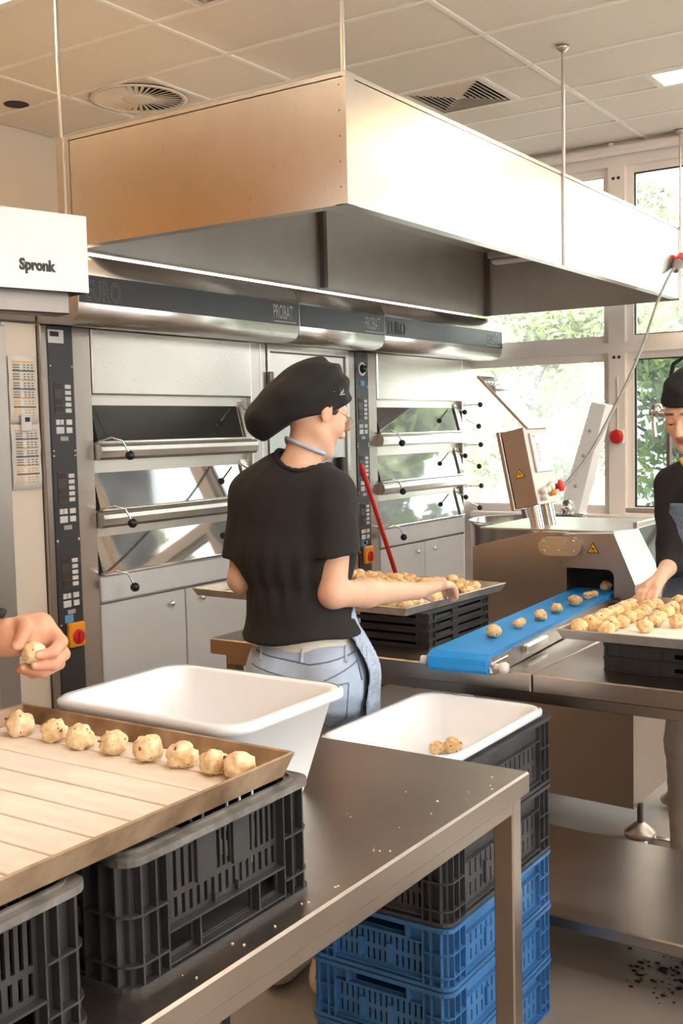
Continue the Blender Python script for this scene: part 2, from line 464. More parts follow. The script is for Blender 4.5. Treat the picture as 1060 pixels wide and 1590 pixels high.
# window wall ahead
MUL = [3.75, 2.511, 1.27, 0.03, -1.21, -2.45]
ZS, ZT0, ZT1, ZTOP = 1.0, 2.06, 2.125, 3.255
holes = []
edges = [5.0] + MUL + [-3.4]
for i in range(len(edges) - 1):
    ya, yb = edges[i + 1] + .055, edges[i] - .055
    holes += [(ya, yb, ZS, ZT0), (ya, yb, ZT1, ZTOP)]
b = MB(); b.plate([YR - .2, YL + .2], [0, ZC + .1], holes, XW, XW + .16, lambda u, v, t: (t, u, v))
wb = struct(b.build('wall_back', 'frame_white'))
for (y, z) in ((2.53, 2.03), (2.495, 2.03), (2.53, 3.18), (2.495, 3.18)):
    b = MB(); b.lathe([(0.0, -.004), (.009, -.004), (.011, 0)], 10, (XW, y, z), 'x'); b.build('bolt', 'vent_dark', wb)
wn = 0
for i in range(len(edges) - 1):
    ya, yb = edges[i + 1] + .055, edges[i] - .055
    for (z0, z1, up) in ((ZS, ZT0, 0), (ZT1, ZTOP, 1)):
        wn += 1
        w = struct(link('window_%d' % wn, None, None, (XW + .07, (ya + yb) / 2, (z0 + z1) / 2)))
        hy, hz = (yb - ya) / 2, (z1 - z0) / 2
        dark = (i == 2 and not up)
        b = MB(); b.plate([-hy, hy], [-hz, hz], [(-hy + .045, hy - .045, -hz + .045, hz - .045)], -.03, .04, lambda u, v, t: (t, u, v))
        b.build('window_frame', 'frame_white', w)
        b = MB(); b.plate([-hy + .04, hy - .04], [-hz + .04, hz - .04], [(-hy + .052, hy - .052, -hz + .052, hz - .052)], -.012, .012, lambda u, v, t: (t, u, v))
        b.build('gasket', 'rubber_black' if (dark or (i == 2 and up)) else 'frame_white', w)
        b = MB(); b.box(-.003, .003, -hy + .04, hy - .04, -hz + .04, hz - .04)
        b.build('pane', 'pane_dark' if dark else ('pane_hazy' if (i == 1 and not up) else 'pane_clear'), w)
b = MB(); b.cyl((XW - .05, -3.3, 3.345), (XW - .05, 5.0, 3.345), .032, 14)
for y in (4.8, 2.52, 0.05, -2.4):
    b.box(XW - .07, XW, y - .012, y + .012, 3.33, 3.39)
struct(b.build('trim_1', 'frame_white'))
b = MB(); b.box(XW - .10, XW, -3.4, 5.0, ZS - .04, ZS, .006)
struct(b.build('trim_2', 'frame_white'))

# window wall beside the camera, out of the frame (its daylight falls on the near table)
holes = [(x, x + 1.5, 1.0, 3.1) for x in (-2.2, -.2, 1.8, 3.8)]
b = MB(); b.plate([XF - .2, XW + .2], [0, ZC + .1], holes, YR - .16, YR, lambda u, v, t: (u, t, v))
struct(b.build('wall_right', 'frame_white'))
for h in holes:
    wn += 1
    w = struct(link('window_%d' % wn, None, None, ((h[0] + h[1]) / 2, YR - .08, 2.05)))
    b = MB(); b.plate([-.75, .75], [-1.05, 1.05], [(-.70, .70, -1.0, .35), (-.70, .70, .41, 1.0)], -.03, .03, lambda u, v, t: (u, t, v)); b.build('window_frame', 'frame_white', w)
    b = MB(); b.box(-.72, .72, -.003, .003, -1.02, 1.02); b.build('pane', 'pane_clear', w)

# suspended ceiling: slab, hanging grid bars, tiles lying in it one by one
b = MB(); b.box(XF - .2, XW + .2, YR - .2, YL + .2, ZC + .012, ZC + .1)
ceil = struct(b.build('ceiling', 'ceiling_tile'))
GX = [1.125, 1.64, 2.155, 2.67, 3.185, 3.70, 4.205, 4.715, 5.25, 5.755, 6.03, 6.53, XW]
GY = [-.99, .11, 1.21, 2.31, 3.41, 4.51, YL]
SPEC = {(4.205, 3.41): [3.41, 3.95, 4.51], (5.25, 2.31): [2.31, 2.60, 3.09, 3.41], (5.755, 1.21): [1.21, 1.90, 2.31],
        (3.185, 2.31): [2.31, 2.62, 3.12, 3.41], (3.70, 4.51): [4.51, YL]}
SKIP = {(4.205, 3.95), (5.25, 2.60), (5.755, 1.21), (6.03, .11), (3.185, 2.62), (2.67, 3.41)}
b = MB()
for x in GX[:-1]: b.box(x - .012, x + .012, GY[0], YL, ZC - .006, ZC + .012)
for y in GY[:-1]: b.box(GX[0], XW, y - .012, y + .012, ZC - .0062, ZC + .012)
for (x, y), ys in SPEC.items():
    nx = GX[GX.index(x) + 1]
    for yy in ys[1:-1]: b.box(x, nx, yy - .012, yy + .012, ZC - .0064, ZC + .012)
b.build('grid_bar', 'ceiling_grid', ceil)
b = MB()                                                  # timber boards added under the unseen ceiling for golden hood reflections
for k in range(18):
    b.box(XF + .005 + k * .2, XF + .197 + k * .2, YR, YL, ZC - .02, ZC + .011, .004)
b.build('tint_boards', 'tint_wood', ceil)['kind'] = 'stuff'
tile_cache = {}
for i, x in enumerate(GX[:-1]):
    for j, y in enumerate(GY[:-1]):
        ys = SPEC.get((x, y), [y, GY[j + 1]])
        for k in range(len(ys) - 1):
            if (x, ys[k]) in SKIP: continue
            sx, sy = GX[i + 1] - x, ys[k + 1] - ys[k]
            key = (round(sx, 3), round(sy, 3))
            if key not in tile_cache:
                t = MB(); t.box(.013, sx - .013, .013, sy - .013, 0, .012, .003); tile_cache[key] = t.mesh('ceiling_tile', 'ceiling_tile')
            link('ceiling_tile', tile_cache[key], ceil, (x, ys[k], ZC - .001 + random.uniform(0, .0012)))

def led_panel(x0, x1, y0, y1, mat, label):
    t = thing('ceiling_light', label, 'ceiling light', ((x0 + x1) / 2, (y0 + y1) / 2, ZC - (.026 if x1 < 1.12 else .004)))
    hx, hy = (x1 - x0) / 2 - .012, (y1 - y0) / 2 - .012
    b = MB(); b.plate([-hx, hx], [-hy, hy], [(-hx + .018, hx - .018, -hy + .018, hy - .018)], -.004, .012, lambda u, v, t_: (u, v, t_)); b.build('frame', 'ceiling_grid', t)
    b = MB(); b.box(-hx + .016, hx - .016, -hy + .016, hy - .016, .002, .008); b.build('diffuser', mat, t)
    return t
led_panel(5.755, 6.03, 1.21, 1.90, 'led_white', 'bright white ceiling light panel near the windows')
led_panel(6.03, 6.53, .11, 1.21, 'led_warm', 'added warm fill panel by the windows, outside the frame')  # added to give the hood front its warm reflected band
led_panel(2.67, 3.185, 3.41, 4.51, 'led_warm', 'warm lit ceiling light panel at the upper left corner of the photo')
led_panel(.6, 1.1, -.5, .6, 'fill_soft', 'added white fill panel above the photographer')  # added out of view as neutral fill for the near table
led_panel(3.7, 4.205, -.5, .6, 'fill_soft', 'added white fill panel beside the hood, outside the frame')  # added, unseen fill over the middle of the room
led_panel(3.3, 3.8, -2.6, -1.5, 'fill_soft', 'added white fill panel by the side windows')  # unseen extra fill, added on the side-window half
led_panel(-1.4, -.9, -1.5, -.4, 'led_warm', 'added warm fill panel at the rear of the room')  # unseen warm fill added at the back

def pendant(x, y, ln, rz, mat, label):  # unseen lamps added to brighten the ceiling
    t = thing('fill_pendant', label, 'ceiling light', (x, y, 2.62), rz)
    b = MB(); b.plate([-ln / 2, ln / 2], [-.09, .09], [], .0, .05, lambda u, v, z: (u, v, z)); b.build('housing', 'steel', t)
    b = MB(); b.box(-ln / 2 + .02, ln / 2 - .02, -.075, .075, .0505, .056); b.build('upper_diffuser', mat, t)
    b = MB(); b.box(-ln / 2 + .02, ln / 2 - .02, -.075, .075, -.006, -.0005); b.build('lower_diffuser', 'fill_soft', t)
    for s in (-1, 1):
        b = MB(); b.cyl((s * ln * .4, 0, .05), (s * ln * .4, 0, ZC - 2.62), .003, 6); b.build('wire', 'steel', t)
pendant(1.6, 2.6, 1.1, R(90), 'fill_warm', 'added long pendant brightening the ceiling left of the photographer')
pendant(2.9, -2.3, 3.2, R(0), 'fill_white', 'added long pendant brightening the ceiling right of the photographer')

# round swirl diffuser with its blades
t = thing('swirl_diffuser', 'round white swirl air diffuser with radial blades in the ceiling', 'air vent', (4.46, 4.23, ZC))
b = MB(); b.box(-.245, .245, -.27, .27, .005, .010)
b.lathe([(.25, -.004), (.262, -.007), (.235, -.012), (.232, .0)], 40, (0, 0, 0)); b.build('face_plate', 'vent_white', t)
b = MB(); b.lathe([(.0, .0), (.235, .0)], 40, (0, 0, .003)); b.build('throat', 'vent_dark', t)
b = MB(); b.lathe([(0, -.016), (.07, -.014), (.088, -.008), (.09, .002)], 30); b.build('hub', 'vent_white', t)
blade = MB()
rm = Matrix.Rotation(R(28), 4, 'X')
blade.box(.082, .234, -.011, .011, -.0015, .0015, 0, rm)
bm_ = blade.mesh('blade', 'vent_white')
for k in range(36):
    link('blade', bm_, t, (0, 0, -.004), (0, 0, 2 * PI * k / 36))

def square_diffuser(cx, cy, sx, sy, label):
    t = thing('square_diffuser', label, 'air vent', (cx, cy, ZC))
    hx, hy = sx / 2 - .013, sy / 2 - .013
    b = MB(); b.plate([-hx, hx], [-hy, hy], [(-hx + .02, hx - .02, -hy + .02, hy - .02)], -.006, .008, lambda u, v, z: (u, v, z)); b.build('frame', 'vent_white', t)
    b = MB(); b.box(-hx + .01, hx - .01, -hy + .01, hy - .01, .0075, .0105); b.build('throat', 'vent_dark', t)
    b = MB(); b.box(-.03, .03, -.03, .03, -.008, .0, .004); b.build('centre_plate', 'vent_white', t)
    for s, ax in ((1, 'x'), (-1, 'x'), (1, 'y'), (-1, 'y')):
        n = 8
        for k in range(n):
            f = .16 + .8 * k / (n - 1)
            half = f * (hy if ax == 'x' else hx) - .006; d = f * (hx if ax == 'x' else hy) - .012
            b = MB()
            m = Matrix.Translation(Vector((s * d, 0, -.003)) if ax == 'x' else Vector((0, s * d, -.003)))
            if ax == 'y': m = m @ Matrix.Rotation(R(90), 4, 'Z')
            m = m @ Matrix.Rotation(R(-42 if (s > 0) == (ax == 'x') or (s > 0) else 42), 4, 'Y')
            b.box(-.012, .012, -half, half, -.001, .001, 0, m)
            b.build('slat', 'vent_white', t)
square_diffuser(5.5025, 2.845, .505, .49, 'square white air diffuser with pyramid of slats above the hood')
square_diffuser(3.4425, 2.87, .515, .50, 'square air diffuser at the very top edge of the photo')

t = thing('ceiling_downlight', 'round black unlit recessed downlight in the ceiling', 'ceiling light', (4.135, 4.825, ZC))
b = MB(); b.lathe([(.052, -.004), (.066, -.004), (.068, .0), (.05, .012)], 28); b.build('trim_ring', 'rubber_black', t)
b = MB(); b.lathe([(.053, -.0035), (.03, -.0025), (0, -.002)], 28); b.build('reflector', 'vent_dark', t)

# ------------------------------------------------------------------ outside: paving and trees
b = MB(); b.box(XW + .2, 40, -30, 30, -.2, -.12)
struct(b.build('ground_outside', 'paving'))
def tree(x, y, h, w, label, mat, n=2600, leaf=.13, low=.25, seed=1):
    rnd = random.Random(seed)
    t = thing('tree', label, 'tree', (x, y, -.12), 0, 'trees outside the windows')
    b = MB(); b.tube([(0, 0, 0), (.05, 0, h * .3), (-.03, .05, h * .6), (0, 0, h * .85)], [.13, .10, .07, .02], 8)
    for k in range(5):
        a = rnd.uniform(0, 6.28); z = h * rnd.uniform(.3, .6)
        b.tube([(0, 0, z), (math.cos(a) * w * .3, math.sin(a) * w * .3, z + h * .15), (math.cos(a) * w * .6, math.sin(a) * w * .6, z + h * .22)], [.05, .035, .012], 6)
    b.build('trunk', 'bark', t)
    blobs = []
    for k in range(16):
        a = rnd.uniform(0, 6.28); rr = rnd.uniform(.1, .8) * w
        blobs.append((math.cos(a) * rr, math.sin(a) * rr, h * rnd.uniform(low, .95), rnd.uniform(.28, .5) * w))
    vs = []; fs = []
    for k in range(n):
        bx, by, bz, br = rnd.choice(blobs)
        d = Vector((rnd.gauss(0, 1), rnd.gauss(0, 1), rnd.gauss(0, 1))).normalized() * br * rnd.uniform(.6, 1)
        c = Vector((bx, by, bz)) + d
        a1 = Vector((rnd.gauss(0, 1), rnd.gauss(0, 1), rnd.gauss(0, 1))).normalized(); a2 = a1.orthogonal().normalized()
        s = leaf * rnd.uniform(.6, 1.3)
        o = len(vs)
        vs += [c - a1 * s, c + a2 * s * .5, c + a1 * s, c - a2 * s * .5]; fs.append((o, o + 1, o + 2, o + 3))
    b = MB(); b.add(vs, fs); b.build('crown', mat, t)['kind'] = 'stuff'
tree(12.5, 5.6, 3.6, 1.5, 'leafy tree seen through the window left of the white mullion', 'foliage_pale', 9000, .075, .3, 1)
tree(14.5, 3.6, 4.6, 1.9, 'leafy tree seen through the upper window right of the white mullion', 'foliage', 9000, .08, .2, 2)
tree(11.2, 3.1, 2.9, 1.2, 'low leafy tree seen through the dark window beside the bending worker', 'foliage', 8000, .065, .2, 3)
tree(17.0, 8.2, 4.2, 2.1, 'far pale tree behind the deck ovens, seen through the hazy window', 'foliage_pale', 8000, .09, .2, 4)
tree(13.4, -.9, 4.8, 1.5, 'tree outside the window wall, mirrored in the oven doors', 'foliage', 3200, .15, .2, 5)
tree(12.0, -5.2, 5.2, 1.7, 'second tree outside the window wall, mirrored in the oven doors', 'foliage', 3000, .15, .2, 6)

# ------------------------------------------------------------------ extraction hood over the ovens
HX0, HX1, HY0, HY1, HZ0, HZ1 = 3.19, 6.975, 2.078, 3.42, 2.365, 2.808
hood = thing('extraction_hood', 'large stainless steel extraction hood hanging from the ceiling over the ovens', 'extractor hood', (HX0, HY0, HZ0))
def hl(*a): return (a[0] - HX0, a[1] - HX0, a[2] - HY0, a[3] - HY0, a[4] - HZ0, a[5] - HZ0)
b = MB(); b.box(*hl(HX0, HX0 + .004, HY0 + .011, HY1 + .05, HZ0, HZ1)); b.build('side_panel', 'steel_hood', hood)
b = MB(); b.box(*hl(HX0 + .055, 5.098, HY0, HY0 + .004, HZ0, HZ1)); b.build('front_panel', 'steel_hood', hood)
b = MB(); b.box(*hl(5.106, HX1, HY0, HY0 + .004, HZ0, HZ1)); b.build('front_panel', 'steel_hood', hood)
b = MB(); b.box(*hl(5.096, 5.108, HY0 - .004, HY0 + .008, HZ0, HZ1)); b.build('seam_strip', 'steel', hood)
b = MB(); b.box(*hl(HX0 - .004, HX0 + .055, HY0 - .004, HY0, HZ0, HZ1)); b.box(*hl(HX0 - .004, HX0, HY0, HY0 + .010, HZ0, HZ1)); b.build('corner_strip', 'steel_hood', hood)
b = MB(); b.box(*hl(HX0 - .006, HX0 + .0, HY1 + .03, HY1 + .07, HZ0, HZ1)); b.build('corner_strip', 'steel', hood)
b = MB(); b.box(*hl(HX0, HX1, HY1 - .004, HY1, HZ0, HZ1)); b.build('back_panel', 'steel_hood_inside', hood)
b = MB(); b.box(*hl(HX1 - .004, HX1, HY0, HY1, HZ0, HZ1)); b.build('end_panel', 'steel_hood_inside', hood)
b = MB(); b.box(*hl(HX0, HX1, HY0, HY1, HZ1 - .02, HZ1 - .016)); b.build('top_panel', 'steel_hood_inside', hood)
b = MB(); b.box(*hl(4.955, 4.985, HY1 - .035, HY1 - .004, HZ0, HZ1 - .02)); b.build('rib', 'steel_dark', hood)
b = MB(); b.box(*hl(HX1 - .035, HX1 - .004, HY1 - .035, HY1 - .004, HZ0 - .01, HZ1 - .02)); b.build('rib', 'steel_dark', hood)
# folded lips along the lower edges
b = MB()
b.box(*hl(HX0, HX1, HY0 + .004, HY0 + .05, HZ0, HZ0 + .003)); b.box(*hl(HX0 + .004, HX0 + .05, HY0 + .05, HY1, HZ0, HZ0 + .003))
b.box(*hl(HX0, HX1, HY1 - .012, HY1 + .004, HZ0 - .012, HZ0)); b.box(*hl(HX1 - .012, HX1 + .004, HY0, HY1, HZ0 - .008, HZ0))
b.build('lower_lip', 'steel', hood)
b = MB(); b.box(*hl(3.7, 6.5, HY0 + .02, HY0 + .32, HZ1 - .10, HZ1 - .022)); b.build('inner_duct', 'steel', hood)
for k in range(5):
    b = MB(); b.lathe([(0, -.002), (.003, -.0015), (.0035, 0)], 8, (0, .026, .06 + k * .085), 'x'); b.build('rivet', 'steel_dark', hood)
lamp = thing('hood_lamp', 'bulkhead lamp fixed inside the far end of the hood', 'lamp', (6.72, 2.98, 2.70))
b = MB(); b.box(-.05, .05, -.28, .28, .0, .05, .01); b.build('housing', 'steel', lamp)
b = MB(); b.box(-.04, .04, -.26, .26, -.035, .0, .015); b.build('lamp_cover', 'screen_bezel', lamp)
for nm, (x, y), top in (('first', (HX0 + .008, HY1 + .05), HZ1), ('second', (HX0 + .01, HY0 + .012), HZ1), ('third', (5.085, HY0 - .006), HZ0), ('fourth', (6.96, HY0 - .006), HZ0)):
    lab = {'first': 'thin hanging rod at the left rear corner of the hood', 'second': 'thin hanging rod at the near corner of the hood',
           'third': 'thin dark hanging rod halfway along the hood', 'fourth': 'thin hanging rod at the window end of the hood'}[nm]
    t = thing('hanging_rod', lab, 'rod', (x, y, top), 0, 'rods that carry the hood')
    b = MB(); b.cyl((0, 0, HZ1 - top - (.0 if top == HZ1 else .01)), (0, 0, ZC - top), .008, 10); b.build('rod', 'steel', t)
    if top == HZ0:
        b = MB(); b.cyl((0, 0, 0), (0, 0, HZ1 - HZ0), .005, 8); b.build('lower_rod', 'steel', t)
    b = MB(); b.lathe([(.008, -.03), (.014, -.026), (.03, -.012), (.032, 0), (0, 0)], 16, (0, 0, ZC - top - .006)); b.build('flange', 'steel', t)

# ------------------------------------------------------------------ deck ovens
YO = 3.55
def fascia(parent, x0, x1, y_off, end=False):
    """Rounded overhanging canopy strip with a dark name band; profile in (y, z)."""
    prof = [(.0, 2.335), (-.12, 2.338), (-.19, 2.328), (-.235, 2.30), (-.257, 2.258), (-.262, 2.238), (-.262, 2.124), (-.261, 2.112), (-.256, 2.088), (-.243, 2.066), (-.22, 2.055), (-.18, 2.048), (.0, 2.06)]
    rings = [[(x, p[0], p[1]) for p in prof] for x in (x0, x1)]
    b = MB(); b.loft(rings, close=True, cap0=True, cap1=True, smooth=False)
    for i in range(len(b.sm)): b.sm[i] = len(b.f[i]) == 4
    b.build('canopy', 'steel', parent)
    b = MB(); b.box(x0 + .003, x1 - .003, -.2665, -.26, 2.126, 2.236); b.build('name_band', 'fascia_dark', parent)
    return -.2672
def knob_lever(parent, x, z, sx=1):
    """Bent wire door lever with a black ball."""
    b = MB(); b.tube([(x, -.02, z), (x + .012 * sx, -.085, z + .015), (x + .06 * sx, -.10, z - .0), (x + .085 * sx, -.115, z - .055)], .0045, 7); lv = b.build('door_lever', 'chrome', parent)
    b = MB(); b.lathe([(0, -.021), (.012, -.018), (.020, -.008), (.021, 0), (.020, .008), (.012, .018), (0, .021)], 14, (x + .087 * sx, -.116, z - .065)); b.build('ball_knob', 'black_knob', lv)
def control_strip(parent, x0, x1, xs0, xs1, groups, switch_z, clock=False, dial=False):
    """Stainless pillar x0..x1 with a black control strip xs0..xs1."""
    b = MB(); b.box(x0, x1, -.004, .2, 0.02, 2.06, .004); b.build('pillar', 'steel_pillar', parent)
    b = MB(); b.box(xs0, xs1, -.009, -.003, .10, 2.055); st = b.build('control_panel', 'black_panel', parent)
    w = xs1 - xs0
    for zc in groups:
        b = MB(); b.box(xs0 + w * .16, xs0 + w * .52, -.011, -.008, zc - .01, zc + .125); b.build('display', 'fascia_dark', st)
        for dz in (.095, .03, .0):
            b = MB(); b.box(xs0 + w * .20, xs0 + w * .48, -.012, -.0105, zc + dz, zc + dz + .024); b.build('display', 'display_brown', st)
        for k in range(5):
            b = MB(); b.box(xs0 + w * .60, xs0 + w * .84, -.013, -.008, zc - .004 + k * .025, zc + .013 + k * .025, .001); b.build('button', 'button_white', st)
        for (u0, u1, dz, h) in ((.18, .33, -.055, .022), (.36, .50, -.055, .022), (.60, .84, -.055, .022), (.18, .50, -.092, .028), (.60, .84, -.090, .024)):
            b = MB(); b.box(xs0 + w * u0, xs0 + w * u1, -.013, -.008, zc + dz, zc + dz + h, .001); b.build('button', 'button_white', st)
        b = MB(); b.box(xs0 + w * .34, xs0 + w * .66, -.0115, -.008, zc - .122, zc - .104); b.build('name_plate', 'print_grey', st)
        for (u, dz) in ((.06, .19), (.94, .19), (.06, -.165), (.94, -.165)):
            b = MB(); b.lathe([(0, -.004), (.004, -.003), (.005, 0)], 8, (xs0 + w * u, -.009, zc + dz), 'y'); b.build('screw', 'chrome', st)
    sw = MB(); sw.box(xs0 + w * .26, xs0 + w * .92, -.035, -.008, switch_z - .055, switch_z + .05, .006); s = sw.build('main_switch', 'switch_yellow', st)
    b = MB(); b.lathe([(0, -.010), (.026, -.010), (.031, -.007), (.033, 0)], 20, (xs0 + w * .60, -.034, switch_z - .01), 'y')
    b.box(xs0 + w * .60 - .007, xs0 + w * .60 + .007, -.052, -.043, switch_z - .038, switch_z + .018, .003); b.build('turn_knob', 'switch_red', s)
    b = MB(); b.box(xs0 + w * .22, xs0 + w * .56, -.0115, -.008, switch_z + .052, switch_z + .085); b.build('sticker', 'sticker_blue', st)
    if clock:
        b = MB(); b.box(xs0, xs0 + w * .62, -.0125, -.008, 1.985, 2.04); c = b.build('timer', 'button_white', st)
        b = MB(); b.box(xs0 + w * .06, xs0 + w * .42, -.0135, -.012, 2.012, 2.032); b.build('timer_display', 'ink_black', c)
    if dial:
        b = MB(); b.lathe([(.028, -.003), (.040, -.003), (.041, 0)], 24, (xs0 + w * .52, -.009, 1.955), 'y'); b.build('dial_ring', 'button_white', st)
        b = MB(); b.lathe([(0, -.03), (.018, -.028), (.024, 0)], 16, (xs0 + w * .52, -.009, 1.955), 'y'); b.build('dial', 'black_knob', st)
        b = MB(); b.box(xs0 + w * .36, xs0 + w * .66, -.0115, -.008, 1.855, 1.885); b.build('sticker', 'sticker_blue', st)
TILT = R(15)
def oven_front(parent, x0, x1, glass_mats):
    b = MB(); b.box(x0, x1, -.010, .03, 1.775, 2.06, .006); b.build('upper_panel', 'steel', parent)
    for k, zt in enumerate((1.752, 1.455, 1.172)):
        zb = zt - .185
        d = MB()                                             # sloping door frame: two side bars and a dark surround
        yt, yb = .04, .04 - .185 * math.tan(TILT) - .0
        dr = d
        d.add([(x0 + .004, yt + .004, zt), (x1 - .004, yt + .004, zt), (x1 - .004, yb + .004, zb), (x0 + .004, yb + .004, zb),
               (x0 + .004, yt + .02, zt), (x1 - .004, yt + .02, zt), (x1 - .004, yb + .02, zb), (x0 + .004, yb + .02, zb)],
              [(0, 3, 2, 1), (4, 5, 6, 7), (0, 1, 5, 4), (3, 7, 6, 2), (0, 4, 7, 3), (1, 2, 6, 5)])
        door = d.build('oven_door', 'rubber_black', parent)
        g = MB(); gx0, gx1 = x0 + .012, x1 - .075
        def pt(x, f, off): return (x, yt + (yb - yt) * f - off, zt + (zb - zt) * f)
        g.add([pt(gx0, .05, .004), pt(gx1, .05, .004), pt(gx1, .97, .004), pt(gx0, .97, .004), pt(gx0, .05, 0), pt(gx1, .05, 0), pt(gx1, .97, 0), pt(gx0, .97, 0)],
              [(0, 3, 2, 1), (4, 5, 6, 7), (0, 1, 5, 4), (3, 7, 6, 2), (0, 4, 7, 3), (1, 2, 6, 5)])
        g.build('door_glass', 'oven_glass', door)
        for xa, xb, nm in ((x1 - .07, x1 - .012, 'side_bar'),):
            s = MB()
            s.add([pt(xa, 0, .016), pt(xb, 0, .016), pt(xb, 1, .016), pt(xa, 1, .016), pt(xa, 0, 0), pt(xb, 0, 0), pt(xb, 1, 0), pt(xa, 1, 0)],
                  [(0, 3, 2, 1), (4, 5, 6, 7), (0, 1, 5, 4), (3, 7, 6, 2), (0, 4, 7, 3), (1, 2, 6, 5)])
            s.build(nm, 'steel', door)
        s = MB(); s.box(x0 + .004, x1 - .02, -.030, .01, zb - .004, zb + .006, .002); s.build('sill_strip', 'chrome', door)
        if k < 2:
            p = MB(); z1_, z0_ = zb - .008, zb - .078
            prof = [(.03, z1_), (-.028, z1_), (-.042, z1_ - .012), (-.046, z1_ - .03), (-.040, z0_ + .012), (-.026, z0_), (.03, z0_)]
            p.prism(prof, 'x', x0, x1); p.build('handle_bar', 'steel', parent)
        else:
            p = MB(); p.box(x0, x1, -.016, .03, .865, zb - .008, .006); p.build('lower_panel', 'oven_white', parent)
        knob_lever(parent, x0 + .012, zb + .005)
        b = MB(); b.tube([(x1 - .10, -.0, zt - .02), (x1 - .115, -.075, zt - .05)], .0045, 7); lv = b.build('door_lever', 'chrome', parent)
        b = MB(); b.lathe([(0, -.018), (.010, -.015), (.017, -.006), (.018, 0), (.017, .006), (.010, .015), (0, .018)], 12, (x1 - .118, -.085, zt - .055)); b.build('ball_knob', 'black_knob', lv)
    xm = (x0 + x1) / 2
    for (xa, xb, xk, xl) in ((x0, xm - .004, xm - .11, None), (xm + .004, x1, xm + .11, xm + .03)):
        b = MB(); b.box(xa, xb, -.006, .03, .06, .852, .004); dd = b.build('cabinet_door', 'oven_white', parent)
        b = MB(); b.lathe([(0, -.024), (.012, -.022), (.016, -.014), (.010, -.006), (.010, 0)], 14, (xk, -.006, .797), 'y'); b.build('door_knob', 'chrome', dd)
    b = MB(); b.box(x0, x1, -.003, .03, 0, .055); b.build('kick_plate', 'steel_dark', parent)

ov = thing('deck_oven', 'three-deck stainless oven with control strip standing nearest the papers', 'oven', (3.11, YO, 0))
X = lambda x: x - 3.11
b = MB(); b.box(0, X(4.573), .03, 1.5, .02, 2.3); b.build('body', 'steel_v', ov)
control_strip(ov, 0, X(3.385), X(3.145), X(3.278), (1.70, 1.325, .965 + .0), .755, clock=True)
oven_front(ov, X(3.388), X(4.49), None)
b = MB(); b.box(X(4.493), X(4.573), -.004, .2, .02, 2.06, .003); b.build('pillar', 'steel_v', ov)
yb_ = fascia(ov, X(3.085), X(4.573), 0)
text('lettering', 'PROBAT', .098, 'print_grey', ov, (X(4.35), yb_, 2.152), ROT_FACE_NY, .44, .0006)
b = MB(); b.box(X(4.352), X(4.54), yb_ - .001, yb_ + .001, 2.135, 2.142); b.build('underline', 'print_grey', ov)
text('lettering', 'EURO', .115, 'print_dark', ov, (X(3.115), yb_ - .0005, 2.137), ROT_FACE_NY, .66, 0, True)

mid = thing('proving_cabinet', 'tall stainless cabinet with one plain door between the two deck ovens', 'cabinet', (4.575, YO, 0))
X = lambda x: x - 4.575
b = MB(); b.box(X(4.577), X(5.405), .03, 1.5, .02, 2.3); b.build('body', 'steel_v', mid)
b = MB(); b.box(X(4.577), X(4.625), -.004, .1, .02, 2.06, .003); b.build('pillar', 'steel_v', mid)
b = MB(); b.plate([X(4.63), X(5.405)], [.05, 2.055], [(X(4.65), X(5.375), .07, 2.02)], -.012, .03, lambda u, v, t: (u, t, v)); b.build('door_frame', 'steel', mid)
b = MB(); b.box(X(4.655), X(5.37), -.002, .03, .075, 2.015, .004); dd = b.build('cabinet_door', 'steel_v', mid)
b = MB(); b.box(X(5.27), X(5.305), -.045, -.002, 1.28, 1.44, .008); b.build('door_handle', 'black_knob', dd)
for z in (.5, 1.2, 1.86):
    b = MB(); b.box(X(4.628), X(4.66), -.03, -.0, z - .05, z + .05, .004); b.build('hinge', 'steel_dark', dd)
yb_ = fascia(mid, X(4.577), X(5.405), 0)
text('lettering', 'PROBAT', .098, 'print_grey', mid, (X(5.185), yb_, 2.152), ROT_FACE_NY, .44, .0006)
b = MB(); b.box(X(5.187), X(5.385), yb_ - .001, yb_ + .001, 2.135, 2.142); b.build('underline', 'print_grey', mid)

ov2 = thing('deck_oven', 'three-deck stainless oven standing nearest the windows, beyond the red handle', 'oven', (5.455, YO, 0))
X = lambda x: x - 5.455
b = MB(); b.box(X(5.409), X(6.985), .03, 1.5, .02, 2.3); b.build('body', 'steel_v', ov2)
control_strip(ov2, X(5.409), X(5.72), X(5.482), X(5.618), (1.66, 1.32, 1.03), .845, dial=True)
oven_front(ov2, X(5.725), X(6.84), None)
b = MB(); b.box(X(6.845), X(6.985), -.004, .2, .02, 2.06, .003); b.build('pillar', 'steel_v', ov2)
for zz in (1.70, 1.42, 1.13):
    b = MB(); b.tube([(X(6.86), -.02, zz - .05), (X(6.93), -.08, zz - .09)], .005, 7); lv = b.build('door_lever', 'chrome', ov2)
    b = MB(); b.lathe([(0, -.02), (.014, -.014), (.019, 0), (.014, .014), (0, .02)], 12, (X(6.935), -.083, zz - .10)); b.build('ball_knob', 'black_knob', lv)
    b = MB(); b.tube([(X(6.95), .0, zz + .05), (X(6.985), -.06, zz + .05)], .005, 7); lv = b.build('door_lever', 'chrome', ov2)
    b = MB(); b.lathe([(0, -.02), (.014, -.014), (.019, 0), (.014, .014), (0, .02)], 12, (X(6.99), -.07, zz + .05)); b.build('ball_knob', 'black_knob', lv)
yb_ = fascia(ov2, X(5.409), X(6.945), 0)
text('lettering', 'EURO', .105, 'print_dark', ov2, (X(5.43), yb_ - .0005, 2.140), ROT_FACE_NY, .72, 0, True)
text('lettering', 'PROBAT', .098, 'print_grey', ov2, (X(6.70), yb_, 2.152), ROT_FACE_NY, .44, .0006)
